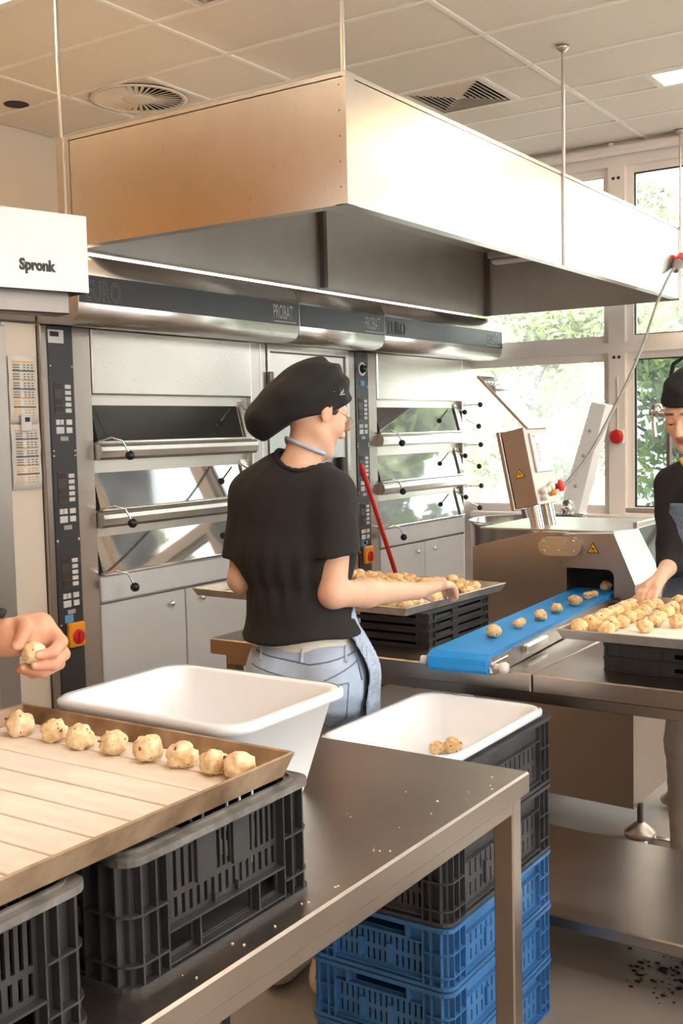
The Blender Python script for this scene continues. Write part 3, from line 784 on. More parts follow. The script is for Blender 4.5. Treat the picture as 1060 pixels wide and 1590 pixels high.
b = MB(); b.box(X(6.702), X(6.90), yb_ - .001, yb_ + .001, 2.135, 2.142); b.build('underline', 'print_grey', ov2)
tb = thing('bright_strip', 'long thin bright strip between the hood and the oven tops', 'lamp', (3.1, 3.50, 2.345))
b = MB(); b.cyl((.0, 0, .018), (3.75, 0, .018), .013, 10); b.build('bright_line', 'line_glow', tb)  # emissive cylinder draws the bright line above the oven tops
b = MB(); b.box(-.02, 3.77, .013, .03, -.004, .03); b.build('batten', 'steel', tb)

# side panel with the papers, left of the first oven
t = thing('service_panel', 'beige service panel standing left of the first oven', 'panel', (2.60, 3.566, 0))
b = MB(); b.box(.33, .506, 0, .3, 0, 2.06, .003); b.build('cover', 'wall_paint', t)
b = MB(); b.box(.22, .325, -.03, .3, 0, 2.04, .003); b.build('post', 'steel_v', t)
b = MB(); b.box(-.6, .215, .02, .3, 0, 2.03, .003); b.build('cover', 'steel_v', t)
b = MB(); b.box(-.6, .482, -.03, .28, 2.062, 2.16, .003); b.build('top_beam', 'steel_dark', t)
def paper(x0, x1, z0, z1, label):
    p = thing('paper_sheet', label, 'paper', ((x0 + x1) / 2, 3.560, (z0 + z1) / 2))
    w, h = (x1 - x0) / 2, (z1 - z0) / 2
    rings = []
    for k in range(7):
        z = -h + 2 * h * k / 6
        y = -.004 - .006 * math.sin(k * 1.1) ** 2
        rings.append([(-w, y, z), (w, y - .004, z), (w, y - .003, z), (-w, y + .001, z)])
    b = MB(); b.loft(rings, True, True, True, True); b.build('sheet', 'paper', p)
    q = h * .80
    for k in range(6):
        z = q - k * h * .27
        b = MB(); b.box(-w * .8, w * .8, -.0155, -.014, z, z + .006); b.build('printed_line', 'print_line' if k % 2 else 'print_orange', p)
        for j in range(3):
            b = MB(); b.box(-w * .78, -w * .3, -.0155, -.014, z - .012 - j * .010, z - .008 - j * .010)
            for u in (0.0, .28, .56): b.box(w * u, w * (u + .14), -.0155, -.014, z - .012 - j * .010, z - .008 - j * .010)
            b.build('printed_row', 'print_line' if k < 4 else 'print_orange', p)['kind'] = 'stuff'
paper(2.945, 3.085, 1.655, 1.925, 'upper printed list taped to the panel beside the oven')
paper(2.945, 3.09, 1.385, 1.648, 'lower printed list taped to the panel beside the oven')
t = thing('thermometer_unit', 'small white digital thermometer between the two printed lists', 'thermometer', (3.012, 3.543, 1.655))
b = MB(); b.box(-.026, .026, -.012, .002, -.036, .036, .006); b.build('case', 'button_white', t)
b = MB(); b.box(-.012, .012, -.0135, -.011, .004, .022); b.build('display', 'ink_black', t)
t = thing('broom_handle', 'long red handle leaning against the oven control strip', 'broom', (5.78, 3.36, 0.06))
b = MB(); b.tube([(.012, -.004, -.06), (0, 0, 0), (-.11, .04, .65), (-.30, .11, 1.20), (-.335, .125, 1.30)], .0135, 12); b.build('handle', 'red_plastic', t)
b = MB(); b.tube([(-.315, .118, 1.24), (-.335, .125, 1.30), (-.342, .127, 1.335)], [.0145, .019, .012], 12); b.build('grip', 'red_plastic', t)

# ------------------------------------------------------------------ second hood at the left edge, with lettering
sp = thing('small_hood', 'brushed steel hood box with black lettering at the left edge of the photo', 'extractor hood', (2.155, 2.257, 1.987), R(-14.4))
b = MB(); b.box(-1.3, 0, -.004, 0, 0, .206); b.build('front_panel', 'steel_small', sp)
b = MB(); b.box(-.004, 0, 0, .6, 0, .206); b.build('side_panel', 'steel_small', sp)
b = MB(); b.box(-1.3, -.004, .0, .6, .20, .206); b.build('top_panel', 'steel_small', sp)
b = MB(); b.box(-1.3, -.004, .596, .6, 0, .2); b.build('back_panel', 'steel_small', sp)
b = MB(); b.box(-1.28, -.02, .02, .58, .012, .02); b.build('filter_tray', 'rubber_black', sp)
b = MB(); b.box(-1.3, -.03, .05, .12, -.055, .012, .004); b.build('lower_beam', 'steel_dark', sp)
text('lettering', 'Spronk', .040, 'ink_black', sp, (-.200, -.0052, .050), ROT_FACE_NY, .86, .0017)
du = thing('foil_duct', 'crinkled foil air duct curving up behind the lettered hood', 'duct', (1.93, 2.60, 2.285))
rings = []
for k in range(90):
    f = k / 89.0; a = f * 1.45
    c = Vector((.02 - .62 * math.sin(a) , .0 + .10 * f, .0 + .62 * (1 - math.cos(a)) * .55 + .07 * math.sin(a)))
    tdir = Vector((-math.cos(a), .15, math.sin(a) * .8 + .12)).normalized()
    n1 = tdir.cross(Vector((0, 1, 0))).normalized(); n2 = tdir.cross(n1)
    r_ = .088 + (.006 if k % 2 else -.003)
    rings.append([tuple(c + (n1 * math.cos(2 * PI * j / 20) + n2 * math.sin(2 * PI * j / 20)) * r_) for j in range(20)])
b = MB(); b.loft(rings, True, True, True, True); b.build('duct_hose', 'duct_foil', du)

# ------------------------------------------------------------------ tables
ft = thing('work_table', 'near stainless steel work table carrying the black crates and the large white tub', 'table', (2.02, .905, 0))
X = lambda x: x - 2.02
Y = lambda y: y - .905
b = MB(); b.box(X(-.6), 0, 0, .85, .855, .90, .004); b.build('table_top', 'steel_table', ft)
b = MB(); b.box(X(-.55), -.055, .012, .055, .825, .856, .002); b.build('apron_rail', 'steel_table', ft)
b = MB(); b.box(X(-.55), -.055, .80, .84, .825, .856, .002); b.build('apron_rail', 'steel_table', ft)
b = MB(); b.box(-.055, -.015, .05, .80, .825, .856, .002); b.build('apron_rail', 'steel_table', ft)
leg = MB(); leg.box(-.02, .02, -.022, .022, 0, .856, .003); lm = leg.mesh('leg', 'steel_table')
for (x, y) in ((-.040, .033), (-.040, .815), (X(-.5), .033), (X(-.5), .815)):
    link('leg', lm, ft, (x, y, 0))

bt = thing('work_table', 'far stainless steel work table with a lower shelf, carrying the conveyor end', 'table', (2.828, 2.444, 0))
Y = lambda y: y - 2.444
b = MB(); b.box(0, .70, Y(1.262), 0, .846, .90, .004); b.build('table_top', 'steel_table', bt)
b = MB(); b.box(0, .70, Y(-.3), Y(1.258), .846, .8995, .004); b.build('table_top', 'steel_table', bt)
b = MB(); b.box(.03, .07, Y(-.28), -.05, .81, .847, .002); b.build('apron_rail', 'steel_table', bt)
b = MB(); b.box(.02, .68, Y(-.28), Y(1.62), .168, .205, .004); b.build('lower_shelf', 'steel_table', bt)
b = MB(); b.box(.64, .67, -.9, -.05, .81, .847, .002); b.build('apron_rail', 'steel_table', bt)
leg = MB(); leg.box(-.022, .022, -.022, .022, 0, .847, .003); lm = leg.mesh('leg', 'steel_dark')
for (x, y) in ((.06, -.06), (.66, -.06), (.06, Y(-.25)), (.66, Y(-.25))):
    link('leg', lm, bt, (x, y, 0))

# ------------------------------------------------------------------ plastic crates
def make_crate(name, label, cat, mat, L=.60, W=.40, H=.18, style='front', group=None):
    """Euro stacking crate: perforated walls set back behind a frame of ribs, a top rim and a foot flange. Origin: centre of the base."""
    t = thing(name, label, cat, (0, 0, 0), 0, group)
    hx, hy = W / 2, L / 2
    b = MB(); b.plate([-hx + .02, hx - .02], [-hy + .02, hy - .02], [], .012, .018, lambda u, v, z: (u, v, z)); b.build('base_plate', mat, t)
    # rim: outer flange and raised inner lip; foot flange
    b = MB()
    for (o0, o1, z0, z1) in ((0, .026, H - .014, H - .004), (.014, .020, H - .008, H)):
        ro = rring(-hx + o0, hx - o0, -hy + o0, hy - o0, .03, z0, 4); ru = rring(-hx + o0, hx - o0, -hy + o0, hy - o0, .03, z1, 4)
        io = rring(-hx + o1, hx - o1, -hy + o1, hy - o1, .026, z0, 4); iu = rring(-hx + o1, hx - o1, -hy + o1, hy - o1, .026, z1, 4)
        b.loft([ro, ru, iu, io, ro], True, False, False, False)
    b.build('rim', 'plastic_worn' if style == 'front' else mat, t)
    b = MB(); ro = rring(-hx + .002, hx - .002, -hy + .002, hy - .002, .03, 0, 4); ru = rring(-hx + .002, hx - .002, -hy + .002, hy - .002, .03, .008, 4)
    io = rring(-hx + .03, hx - .03, -hy + .03, hy - .03, .02, 0, 4); iu = rring(-hx + .03, hx - .03, -hy + .03, hy - .03, .02, .008, 4)
    b.loft([ro, ru, iu, io, ro], True, False, False, False); b.build('foot_flange', mat, t)
    for side in range(4):
        half, dist = (hx, hy) if side % 2 == 0 else (hy, hx)
        a = (0, 90, 180, 270)[side]
        rm = Matrix.Rotation(R(a), 3, 'Z')
        def fn(u, v, d, rm=rm, dist=dist):
            p = rm @ Vector((u, -dist + d, v)); return (p.x, p.y, p.z)
        cz = .085 if half > .25 else .075             # width of the ribbed corner zone
        holes = []
        c0, c1 = -half + cz, half - cz
        zu0, zu1, zl0, zl1 = H * .56, H * .86, H * .36, H * .51
        def slots(u0, u1, n, z0, z1, w=.0065):
            for k in range(n):
                u = u0 + (u1 - u0) * (k + .5) / n
                holes.append((u - w / 2, u + w / 2, z0, z1))
        cw = c1 - c0
        if style == 'front':
            slots(c0 + cw * .02, c0 + cw * .26, 4, zu0, zu1); slots(c0 + cw * .40, c0 + cw * .57, 4, zu0, zu1); slots(c0 + cw * .72, c0 + cw * .98, 5, zu0, zu1)
            slots(c0 + cw * .02, c0 + cw * .98, 16, zl0, zl1)
            holes.append((c0 + cw * .03, c0 + cw * .22, H * .12, H * .27)); holes.append((c0 + cw * .27, c0 + cw * .73, H * .09, H * .28)); holes.append((c0 + cw * .78, c0 + cw * .97, H * .12, H * .27))
        else:
            slots(c0 + cw * .02, c0 + cw * .98, 15, H * .42, H * .62, .006); slots(c0 + cw * .02, c0 + cw * .98, 15, H * .16, H * .34, .006)
            if half < .25:
                holes.append((-.07, .07, H * .74, H * .88))
        b = MB(); b.plate([-half + .018, half - .018], [.006, H - .008], holes, .017, .021, fn); b.build('wall', mat, t)
        b = MB()
        def rib(u0, u1, z0, z1, d0=.004, d1=.018):
            q = [fn(u, v, d) for d in (d0, d1) for v in (z0, z1) for u in (u0, u1)]
            b.add(q, [(0, 1, 3, 2), (4, 6, 7, 5), (0, 4, 5, 1), (2, 3, 7, 6), (0, 2, 6, 4), (1, 5, 7, 3)])
        for u in (-half + .028, -half + .055, -half + cz, half - cz, half - .055, half - .028):
            rib(u - .0015, u + .0015, .006, H - .008)
        if style == 'front':
            rib(c0, c1, H * .305, H * .325); rib(c0, c1, H * .065, H * .08)
            for f in (.245, .755): rib(c0 + cw * f - .0015, c0 + cw * f + .0015, H * .07, H * .31)
            for f in (.34, .645): rib(c0 + cw * f - .018, c0 + cw * f + .018, H * .54, H * .93, .012)
            for f in (.4, .6): rib(c0 + cw * f - .0012, c0 + cw * f + .0012, H * .31, H * .40, .010)
        else:
            rib(c0, c1, H * .68, H * .695); rib(c0, c1, H * .09, H * .105)
            if half < .25:
                rib(-.085, .085, H * .70, H * .73, .0); rib(-.088, -.082, H * .70, H * .93, .0); rib(.082, .088, H * .70, H * .93, .0)
            for f in (.3, .62): rib(c0 + cw * f - .008, c0 + cw * f + .008, H * .2, H * .5, .010)
        b.build('rib_frame', mat, t)
    def path(o, r, cx_, cy_):                        # rounded shelf round a corner
        return [(hx - cx_, -hy + o)] + [(hx - o - r + r * math.sin(R(a)), -hy + o + r - r * math.cos(R(a))) for a in range(0, 91, 18)] + [(hx - o, -hy + cy_)]
    cx_, cy_ = (.085 if hx > .25 else .075), (.085 if hy > .25 else .075)
    po, pi_ = path(.003, .030, cx_, cy_), path(.019, .014, cx_, cy_); n = len(po)
    for sx in (-1, 1):
        for sy in (-1, 1):
            b = MB(); fs = []
            for i in range(n - 1):
                fs += [(i, i + 1, n + i + 1, n + i), (2 * n + i, 3 * n + i, 3 * n + i + 1, 2 * n + i + 1), (i, 2 * n + i, 2 * n + i + 1, i + 1)]
            b.add([(p[0] * sx, -p[1] * sy, zz) for zz in (-.0016, .0016) for p in po + pi_], fs)
            me = b.mesh('corner_shelf', mat)
            for z in (H * .19, H * .55): link('corner_shelf', me, t, (0, 0, z))
    note_kids(t)
    return t
def at_crate(root, x0, x1, y0, y1, z, first, label=None, rz=0):
    c = ((x0 + x1) / 2, (y0 + y1) / 2, z)
    if first:
        root.location = c; root.rotation_euler = (0, 0, rz)
        if label: root['label'] = label
        return root
    return dup(root, c, rz, label)

ck = make_crate('plastic_crate', 'black slotted plastic crate on the near table beside the large white tub', 'crate', 'plastic_black', .60, .40, .178, 'front', 'black crates under the near baking tray')
at_crate(ck, .938, 1.338, .955, 1.555, .9, True)
at_crate(ck, .482, .882, .955, 1.555, .9, False, 'black slotted plastic crate cut by the left edge, under the near baking tray', R(1.2))

blue = make_crate('plastic_crate', 'lowest blue plastic crate of the stack behind the near table', 'crate', 'plastic_blue', .40, .60, .152, 'stack', 'blue crates stacked on the floor')
SX0, SX1, SY0, SY1 = 2.135, 2.738, 1.158, 1.558
at_crate(blue, SX0, SX1, SY0, SY1, 0, True)
at_crate(blue, SX0, SX1, SY0, SY1, .152, False, 'middle blue plastic crate of the stack behind the near table')
at_crate(blue, SX0, SX1, SY0, SY1, .304, False, 'uppermost blue plastic crate, directly under the black ones', R(180))
blk = make_crate('plastic_crate', 'lower black plastic crate resting on the blue crates', 'crate', 'plastic_charcoal', .40, .60, .183, 'stack', 'black crates stacked on the blue ones')
at_crate(blk, SX0 + .002, SX1 + .002, SY0, SY1, .456, True)
at_crate(blk, SX0 + .01, SX1 + .012, SY0, SY1, .639, False, 'upper black plastic crate holding the smaller white tub')

def tub(label, x0, x1, y0, y1, z0, z1, rz=0.0, r=.06, taper=.05):
    cx, cy = (x0 + x1) / 2, (y0 + y1) / 2; hx, hy = (x1 - x0) / 2, (y1 - y0) / 2
    t = thing('plastic_tub', label, 'tub', (cx, cy, z0), rz); h = z1 - z0
    def rg(off, z): return rring(-hx + off, hx - off, -hy + off, hy - off, max(.02, r - off * .4), z, 8)
    ti = taper
    rings = [rg(.012 + ti, .0), rg(.012 + ti * .95, .008), rg(.012, h - .012), rg(.0, h - .010), rg(-.001, h - .004), rg(.002, h), rg(.014, h + .001), rg(.018, h - .004), rg(.017 + ti * .9, .025), rg(.03 + ti * 1.1, .008)]
    b = MB(); b.loft(rings, True, True, True, True); b.build('tub_body', 'plastic_white', t)
    rings = [rg(-.001, h - .016), rg(-.0055, h - .014), rg(-.0055, h - .003), rg(.0, h + .0015)]
    b = MB(); b.loft(rings, True, False, False, True); b.build('rim', 'plastic_white', t)
    return t
tub('large white plastic tub standing on the near table behind the black crate', 1.40, 1.765, 1.165, 1.62, .9, 1.10)
tub('smaller white plastic tub sunk in the black crate at the table corner', SX0 + .035, SX1 - .012, SY0 + .012, SY1 - .012, .722, .842)

# ------------------------------------------------------------------ baking trays
def tray(label, x0, x1, y0, y1, z, boards, mat, n=0, rz=0.0, h=.03):
    cx, cy = (x0 + x1) / 2, (y0 + y1) / 2; hx, hy = (x1 - x0) / 2, (y1 - y0) / 2
    t = thing('baking_tray', label, 'baking tray', (cx, cy, z), rz)
    def rg(o, zz): return rring(-hx + o, hx - o, -hy + o, hy - o, .004 if o < .012 else .006, zz, 2)
    b = MB(); b.loft([rg(.012, 0), rg(.0, h), rg(.003, h + .002), rg(.006, h), rg(.016, .003)], True, True, True, False); b.build('tray_sheet', mat, t)
    if boards:
        w = (2 * hx - .034) / boards
        bd = MB(); bd.box(-w / 2 + .0016, w / 2 - .0016, -hy + .018, hy - .018, 0, .004, .0012); bm2 = bd.mesh('board', 'board_wood')
        for k in range(boards):
            link('board', bm2, t, (-hx + .017 + w * (k + .5), 0, .0042 + random.uniform(0, .0006)))
        g = MB(); g.box(-hx + .0175, hx - .0175, -hy + .0175, hy - .0175, .0032, .0052); g.build('groove_base', 'board_groove', t)
    return t
FT = tray('worn baking tray with pale boards lying on the near black crates', .32, 1.303, .963, 1.572, 1.084, 14, 'tray_rust', h=.034)

# folded flat crates that carry the far trays
def folded(name, label, mat, x0, x1, y0, y1, z, h, plates, grp):
    t = thing(name, label, 'crate', ((x0 + x1) / 2, (y0 + y1) / 2, z), 0, grp)
    hx, hy = (x1 - x0) / 2, (y1 - y0) / 2
    b = MB(); b.plate([-hx, hx], [-hy, hy], [], .0, .004, lambda u, v, q: (u, v, q))
    b.plate([-hx, hx], [-hy, hy], [(-hx + .03, hx - .03, -hy + .03, hy - .03)], h - .006, h - .001, lambda u, v, q: (u, v, q)); b.build('flanges', mat, t)
    for s in range(4):
        half, dist = (hx, hy) if s % 2 == 0 else (hy, hx)
        rm = Matrix.Rotation(R(90 * s), 3, 'Z')
        def fn(u, v, d, rm=rm, dist=dist):
            p = rm @ Vector((u, -dist + d, v)); return (p.x, p.y, p.z)
        hs = [(-half + .06, -half * .18, h * .42, h * .66), (half * .0, half - .05, h * .42, h * .66)] if s % 2 == 0 else [(-half + .20, half - .05, h * .30, h * .62)]
        b = MB(); b.plate([-half, half], [.003, h - .004], hs, .006, .009, fn)
        for u in (-half + .045, -half + .165, half - .03):
            b.add([fn(uu, vv, dd) for dd in (.001, .008) for vv in (.004, h - .005) for uu in (u - .0012, u + .0012)], [(0, 1, 3, 2), (4, 6, 7, 5), (0, 4, 5, 1), (2, 3, 7, 6), (0, 2, 6, 4), (1, 5, 7, 3)])
        b.build('wall', mat, t)
    if plates:
        b = MB(); b.box(-hx - .002, -hx + .004, hy - .345, hy - .245, h * .22, h * .86, .004); p = b.build('label_plate', 'button_white', t)
        for (a0, a1) in ((.262, .285), (.29, .335)):
            b = MB(); b.box(-hx - .0028, -hx - .001, hy - a1, hy - a0, h * .40, h * .64); b.build('printed_mark', 'print_line', p)
    return t
NM = ['lowest', 'second lowest', 'second highest', 'uppermost']
for k in range(4):
    folded('folded_crate', NM[k] + ' flat black crate under the tray the woman works at', 'plastic_black', 3.0, 3.43, 1.685, 2.285, .9005 + k * .0285, .0285, True, 'flat crates under the woman\'s tray')
for k in range(3):
    folded('folded_crate', ['lowest', 'middle', 'uppermost'][k] + ' flat grey crate under the tray at the right edge', 'plastic_charcoal', 2.965, 3.365, .50, 1.10, .9005 + k * .0385, .0385, False, 'flat crates under the tray at the right edge')

TL = tray('shallow metal tray full of dough that the woman in the cap works at', 2.935, 3.575, 1.69, 2.62, 1.0155, 0, 'tray_metal', rz=R(-3.5), h=.026)
TR = tray('shallow metal tray with rows of dough balls at the right edge', 2.785, 3.44, .22, 1.168, 1.017, 9, 'tray_metal', h=.026)

# ------------------------------------------------------------------ dough
def dough_mesh(seed, r=.026, mat='dough', rough=.34, squash=.85):
    rnd = random.Random(seed)
    bm = bmesh.new(); bmesh.ops.create_icosphere(bm, subdivisions=3, radius=1)
    from mathutils import noise as nz
    off = Vector((rnd.uniform(0, 50), rnd.uniform(0, 50), rnd.uniform(0, 50)))
    for v in bm.verts:
        d = v.co.normalized()
        k = 1 + rough * .55 * nz.noise(d * 1.6 + off) + rough * .55 * nz.noise(d * 3.6 + off) + rough * .25 * nz.noise(d * 8 + off)
        co = d * k; co.z *= squash
        v.co = co * r
    zmin = min(v.co.z for v in bm.verts)
    cut = zmin + r * .18
    for v in bm.verts:
        if v.co.z < cut: v.co.z = cut
    for v in bm.verts: v.co.z -= cut
    me = bpy.data.meshes.new('dough_ball'); bm.to_mesh(me); bm.free()
    for p in me.polygons: p.use_smooth = True
    me.materials.append(MATS[mat])
    return me
DM = [dough_mesh(s) for s in range(7)]
DP = [dough_mesh(s + 20, .0235, 'dough_pale', .36, .90) for s in range(6)]
def chips(parent, me, seed, n=1):
    rnd = random.Random(seed)
    b = MB()
    vs = [v for v in me.vertices if v.co.z > .012]
    for k in range(n):
        v = rnd.choice(vs); s = rnd.uniform(.0026, .0042)
        rm = Matrix.Rotation(rnd.uniform(0, 3), 3, 'X') @ Matrix.Rotation(rnd.uniform(0, 3), 3, 'Z')
        b.cbox(v.co, (s * 2, s * 1.4, s), rm, s * .3)
    b.build('raisin', 'raisin', parent)['kind'] = 'stuff'
def ball(me, x, y, z, label, group, rz=0.0, sc=1.0, seed=None):
    o = link('dough_ball', me, None, (x, y, z), (0, 0, rz)); o.scale = (sc, sc, sc)
    tag(o, label, 'dough', group)
    if seed is not None: chips(o, me, seed)
    return o
ORD = ['first', 'second', 'third', 'fourth', 'fifth', 'sixth', 'seventh', 'eighth']
for k, y in enumerate((1.483, 1.405, 1.337, 1.263, 1.187, 1.122, 1.055, 1.008)):
    ball(DP[k % 6], 1.222 + random.uniform(-.004, .004), y, 1.0925, '%s dough ball from the left edge in the row on the near tray' % ORD[k], 'dough balls in a row on the near tray', random.uniform(0, 6), random.uniform(.93, 1.04), seed=k)

# ------------------------------------------------------------------ moulding machine with its conveyor
mc = thing('moulding_machine', 'stainless dough moulding machine with an arched conveyor outlet behind the far table', 'machine', (3.95, 1.35, 0))
X = lambda x: x - 3.95
Y = lambda y: y - 1.35
b = MB(); b.prism([(Y(1.35), .15), (Y(2.012), .165), (Y(2.012), .84), (Y(1.35), .84)], 'x', 0, .56); b.build('lower_cabinet', 'steel_machine', mc)
b = MB(); b.prism([(Y(1.612), .84), (Y(2.012), .84), (Y(2.012), 1.118), (Y(1.72), 1.186), (Y(1.612), 1.186)], 'x', 0.005, .62); b.build('side_body', 'steel_machine', mc)
# outlet block: arch cut out of its face, right side sloping
b = MB()
arc = [(Y(1.412) + .027 - .027 * math.cos(R(a)), 1.03 + .027 * math.sin(R(a))) for a in (0, 22, 45, 68, 90)]
for i in range(4):                                          # jamb and rounded corner in convex strips
    b.prism([(Y(1.3542) - .0003, 1.057), arc[i], arc[i + 1]], 'x', -.03, .30)
b.prism([(Y(1.332), .84), (Y(1.412), .84), (Y(1.412), 1.03), (Y(1.3542), 1.057), (Y(1.332), 1.005)], 'x', -.03, .30)
b.prism([(Y(1.3542), 1.057), (Y(1.6105), 1.057), (Y(1.6105), 1.184), (Y(1.412), 1.192)], 'x', -.03, .30)
me = b.mesh('outlet_block', 'steel_machine')
bm = bmesh.new(); bm.from_mesh(me); bmesh.ops.recalc_face_normals(bm, faces=bm.faces); bm.to_mesh(me); bm.free()
link('outlet_block', me, mc)
CH = [(-.03, Y(1.412), 1.192), (-.03, Y(1.332), 1.005), (-.03, Y(1.332), .84), (.06, Y(1.36), 1.203), (.06, Y(1.272), 1.03), (.06, Y(1.272), .84), (.56, Y(1.36), 1.203), (.56, Y(1.272), 1.03), (.56, Y(1.272), .84), (.56, Y(1.42), 1.203), (.0, Y(1.42), 1.2),
      (.09, Y(1.36), 1.203), (.09, Y(1.272), 1.03), (.09, Y(1.272), .84)]
b = MB(); b.add(CH, [(0, 1, 4, 3), (1, 2, 5, 4), (3, 4, 12, 11), (4, 5, 13, 12), (0, 3, 6, 9, 10)]); b.build('cheek_plate', 'steel', mc)
b = MB(); b.add(CH, [(11, 12, 7, 6), (12, 13, 8, 7)]); b.build('smoked_guard', 'smoke_lid', mc)
b = MB(); b.box(.10, .11, Y(1.405), Y(1.612), .9, 1.07); b.build('outlet_curtain', 'rubber_black', mc)
b = MB()
pl = []
for a in range(90, 271, 15): pl.append((Y(1.665) - 0 * 1 + .036 * -math.cos(R(a)) * 1.0, 1.137 + .036 * math.sin(R(a))))
for a in range(270, 451, 15): pl.append((Y(1.565) + .036 * -math.cos(R(a)), 1.140 + .036 * math.sin(R(a))))
b.prism(pl, 'x', -.056, -.03); hp = b.build('hinge_plate', 'steel', mc)
for (y, z) in ((1.678, 1.155), (1.678, 1.12), (1.56, 1.16), (1.56, 1.122), (1.62, 1.123)):
    b = MB(); b.lathe([(0, -.003), (.004, -.003), (.005, 0)], 10, (-.056, Y(y), z), 'x'); b.build('bolt', 'steel', hp)
def warning(parent, fn, s, zig=True):
    b = MB(); b.add([fn(-s, -s * .58), fn(s, -s * .58), fn(0, s * 1.15)], [(0, 1, 2)]); b.build('warning_border', 'ink_black', parent)
    k = .80
    b = MB(); b.add([fn(-s * k, -s * .46, 1), fn(s * k, -s * .46, 1), fn(0, s * .92, 1)], [(0, 1, 2)]); w = b.build('warning_sign', 'warning_yellow', parent)
    b = MB()
    if zig: b.add([fn(.02 * s, .55 * s, 2), fn(-.20 * s, .02 * s, 2), fn(.02 * s, .04 * s, 2), fn(-.06 * s, -.38 * s, 2), fn(.22 * s, .16 * s, 2), fn(.03 * s, .14 * s, 2), fn(.16 * s, .5 * s, 2)], [(0, 1, 2, 5, 6), (2, 3, 4, 5)])
    else: b.add([fn(-.34 * s, .12 * s, 2), fn(.30 * s, -.12 * s, 2), fn(.30 * s, .02 * s, 2), fn(-.1 * s, .30 * s, 2)], [(0, 1, 2, 3)]); b.add([fn(-.4 * s, -.32 * s, 2), fn(.4 * s, -.32 * s, 2), fn(.4 * s, -.24 * s, 2), fn(-.4 * s, -.24 * s, 2)], [(0, 1, 2, 3)])
    b.build('warning_mark', 'ink_black', parent)
warning(mc, lambda u, v, k=0: (-.031 - .0006 * k, Y(1.492) - u, 1.13 + v), .024, False)
b = MB(); b.box(.05, .62, Y(1.42), Y(2.0), 1.186, 1.192); b.build('top_plate', 'steel', mc)
# smoked guard on the far side, with its rail
b = MB(); b.box(.52, .55, Y(1.0), Y(1.56), 1.225, 1.245, .003); b.box(.1, .55, Y(1.365), Y(1.385), 1.200, 1.225, .003); b.build('guard_rail', 'steel', mc)
# feet
for (x, y) in ((.06, Y(1.345)), (.06, Y(1.95)), (.5, Y(1.345)), (.5, Y(1.95))):
    b = MB(); b.cyl((x, y, .07), (x, y, .16), .012, 10); f = b.build('foot', 'steel_dark', mc)
    b = MB(); b.lathe([(.0, .085), (.02, .082), (.055, .052), (.06, .045), (.058, .03), (.0, .03)], 20, (x, y, 0)); b.build('foot_cup', 'steel_machine', f)
    b = MB(); b.lathe([(0, .03), (.035, .03), (.035, 0), (0, 0)], 16, (x, y, 0), smooth=False); b.box(x + .0, x + .03, y - .12, y - .02, .0, .03, .003); b.build('brake_plate', 'chrome', f)

# conveyor
cv = thing('conveyor', 'short conveyor with a bright blue belt running out of the machine', 'conveyor', (2.728, 1.44, .9), R(3.6))
LN = 1.42; BW = .09
b = MB()
prof = [(LN, .064), (.02, .062)] + [(.02 - .030 * math.sin(R(a)), .032 + .030 * math.cos(R(a))) for a in (30, 60, 90, 120, 150)] + [(.02, .002), (LN, .006)]
rings = [[(p[0], y, p[1]) for p in prof] for y in (-BW, BW)]
b.loft(rings, True, True, True, True)
for i in range(len(b.sm)): b.sm[i] = False
b.build('belt', 'belt_blue', cv)
for s in (-1, 1):
    b = MB()
    pr = [(LN, .054), (.05, .052)] + [(.03 - .026 * math.sin(R(a)), .028 + .026 * math.cos(R(a))) for a in (0, 45, 90, 135, 180)] + [(.05, .002), (LN, .010)]
    y0, y1 = (-BW - .012, -BW - .001) if s < 0 else (BW + .001, BW + .012)
    b.prism(pr, 'y', y0, y1); b.build('side_rail', 'steel', cv)
b = MB(); b.tube([(.025, -BW - .012, .028), (.025, -BW - .03, .028)], [.008, .008], 10)
b.lathe([(0, -.022), (.012, -.022), (.017, -.014), (.014, 0), (0, 0)], 10, (.025, -BW - .03, .026), 'y'); b.build('tension_knob', 'white_knob', cv)
b = MB(); b.cyl((.025, BW + .012, .028), (.025, BW + .034, .028), .013, 10); b.build('tension_knob', 'white_knob', cv)
b = MB(); b.box(.0, .11, -BW - .020, -BW - .011, .034, .044, .002); b.build('clamp_strip', 'chrome', cv)
b = MB(); b.box(.26, .44, -BW - .024, -BW - .012, .018, .046, .010); b.build('handle_bracket', 'chrome', cv)
b = MB(); b.cyl((1.12, -BW - .03, .03), (1.12, -BW - .01, .03), .016, 12); b.cyl((1.17, -BW - .04, .036), (1.17, -BW - .01, .036), .02, 12); b.build('roller_end', 'black_knob', cv)
b = MB(); b.box(.2, .24, -.08, .08, -.0, .004); b.box(.9, .94, -.08, .08, .0, .006); b.build('support', 'steel', cv)
def on_belt(f, side, label, k, sc=1.0, two=False):
    rm = Matrix.Rotation(R(3.6), 3, 'Z'); p = rm @ Vector((f, side, 0))
    ball(DM[k % 7], 2.728 + p.x, 1.44 + p.y, .9630, label, 'dough lumps on the blue belt', k * 1.7, sc, seed=50 + k)
for k, (f, s, lab, sc) in enumerate(((.255, -.005, 'dough lump nearest the free end of the blue belt', .92), (.425, -.02, 'front half of the broken dough lump second along the blue belt', .66), (.475, -.012, 'rear half of the broken dough lump second along the blue belt', .55),
                                     (.585, -.035, 'dough lump third along the blue belt from its free end', .86), (.735, -.038, 'dough lump fourth along the blue belt from its free end', .78), (.905, -.045, 'tall dough lump fifth along the blue belt from its free end', .92),
                                     (1.06, -.045, 'front half of the broken dough lump near the machine outlet', .74), (1.115, -.05, 'rear half of the broken dough lump near the machine outlet', .6), (1.30, -.04, 'dough lump just coming out of the arched outlet', .86))):
    on_belt(f, s, lab, k, sc)

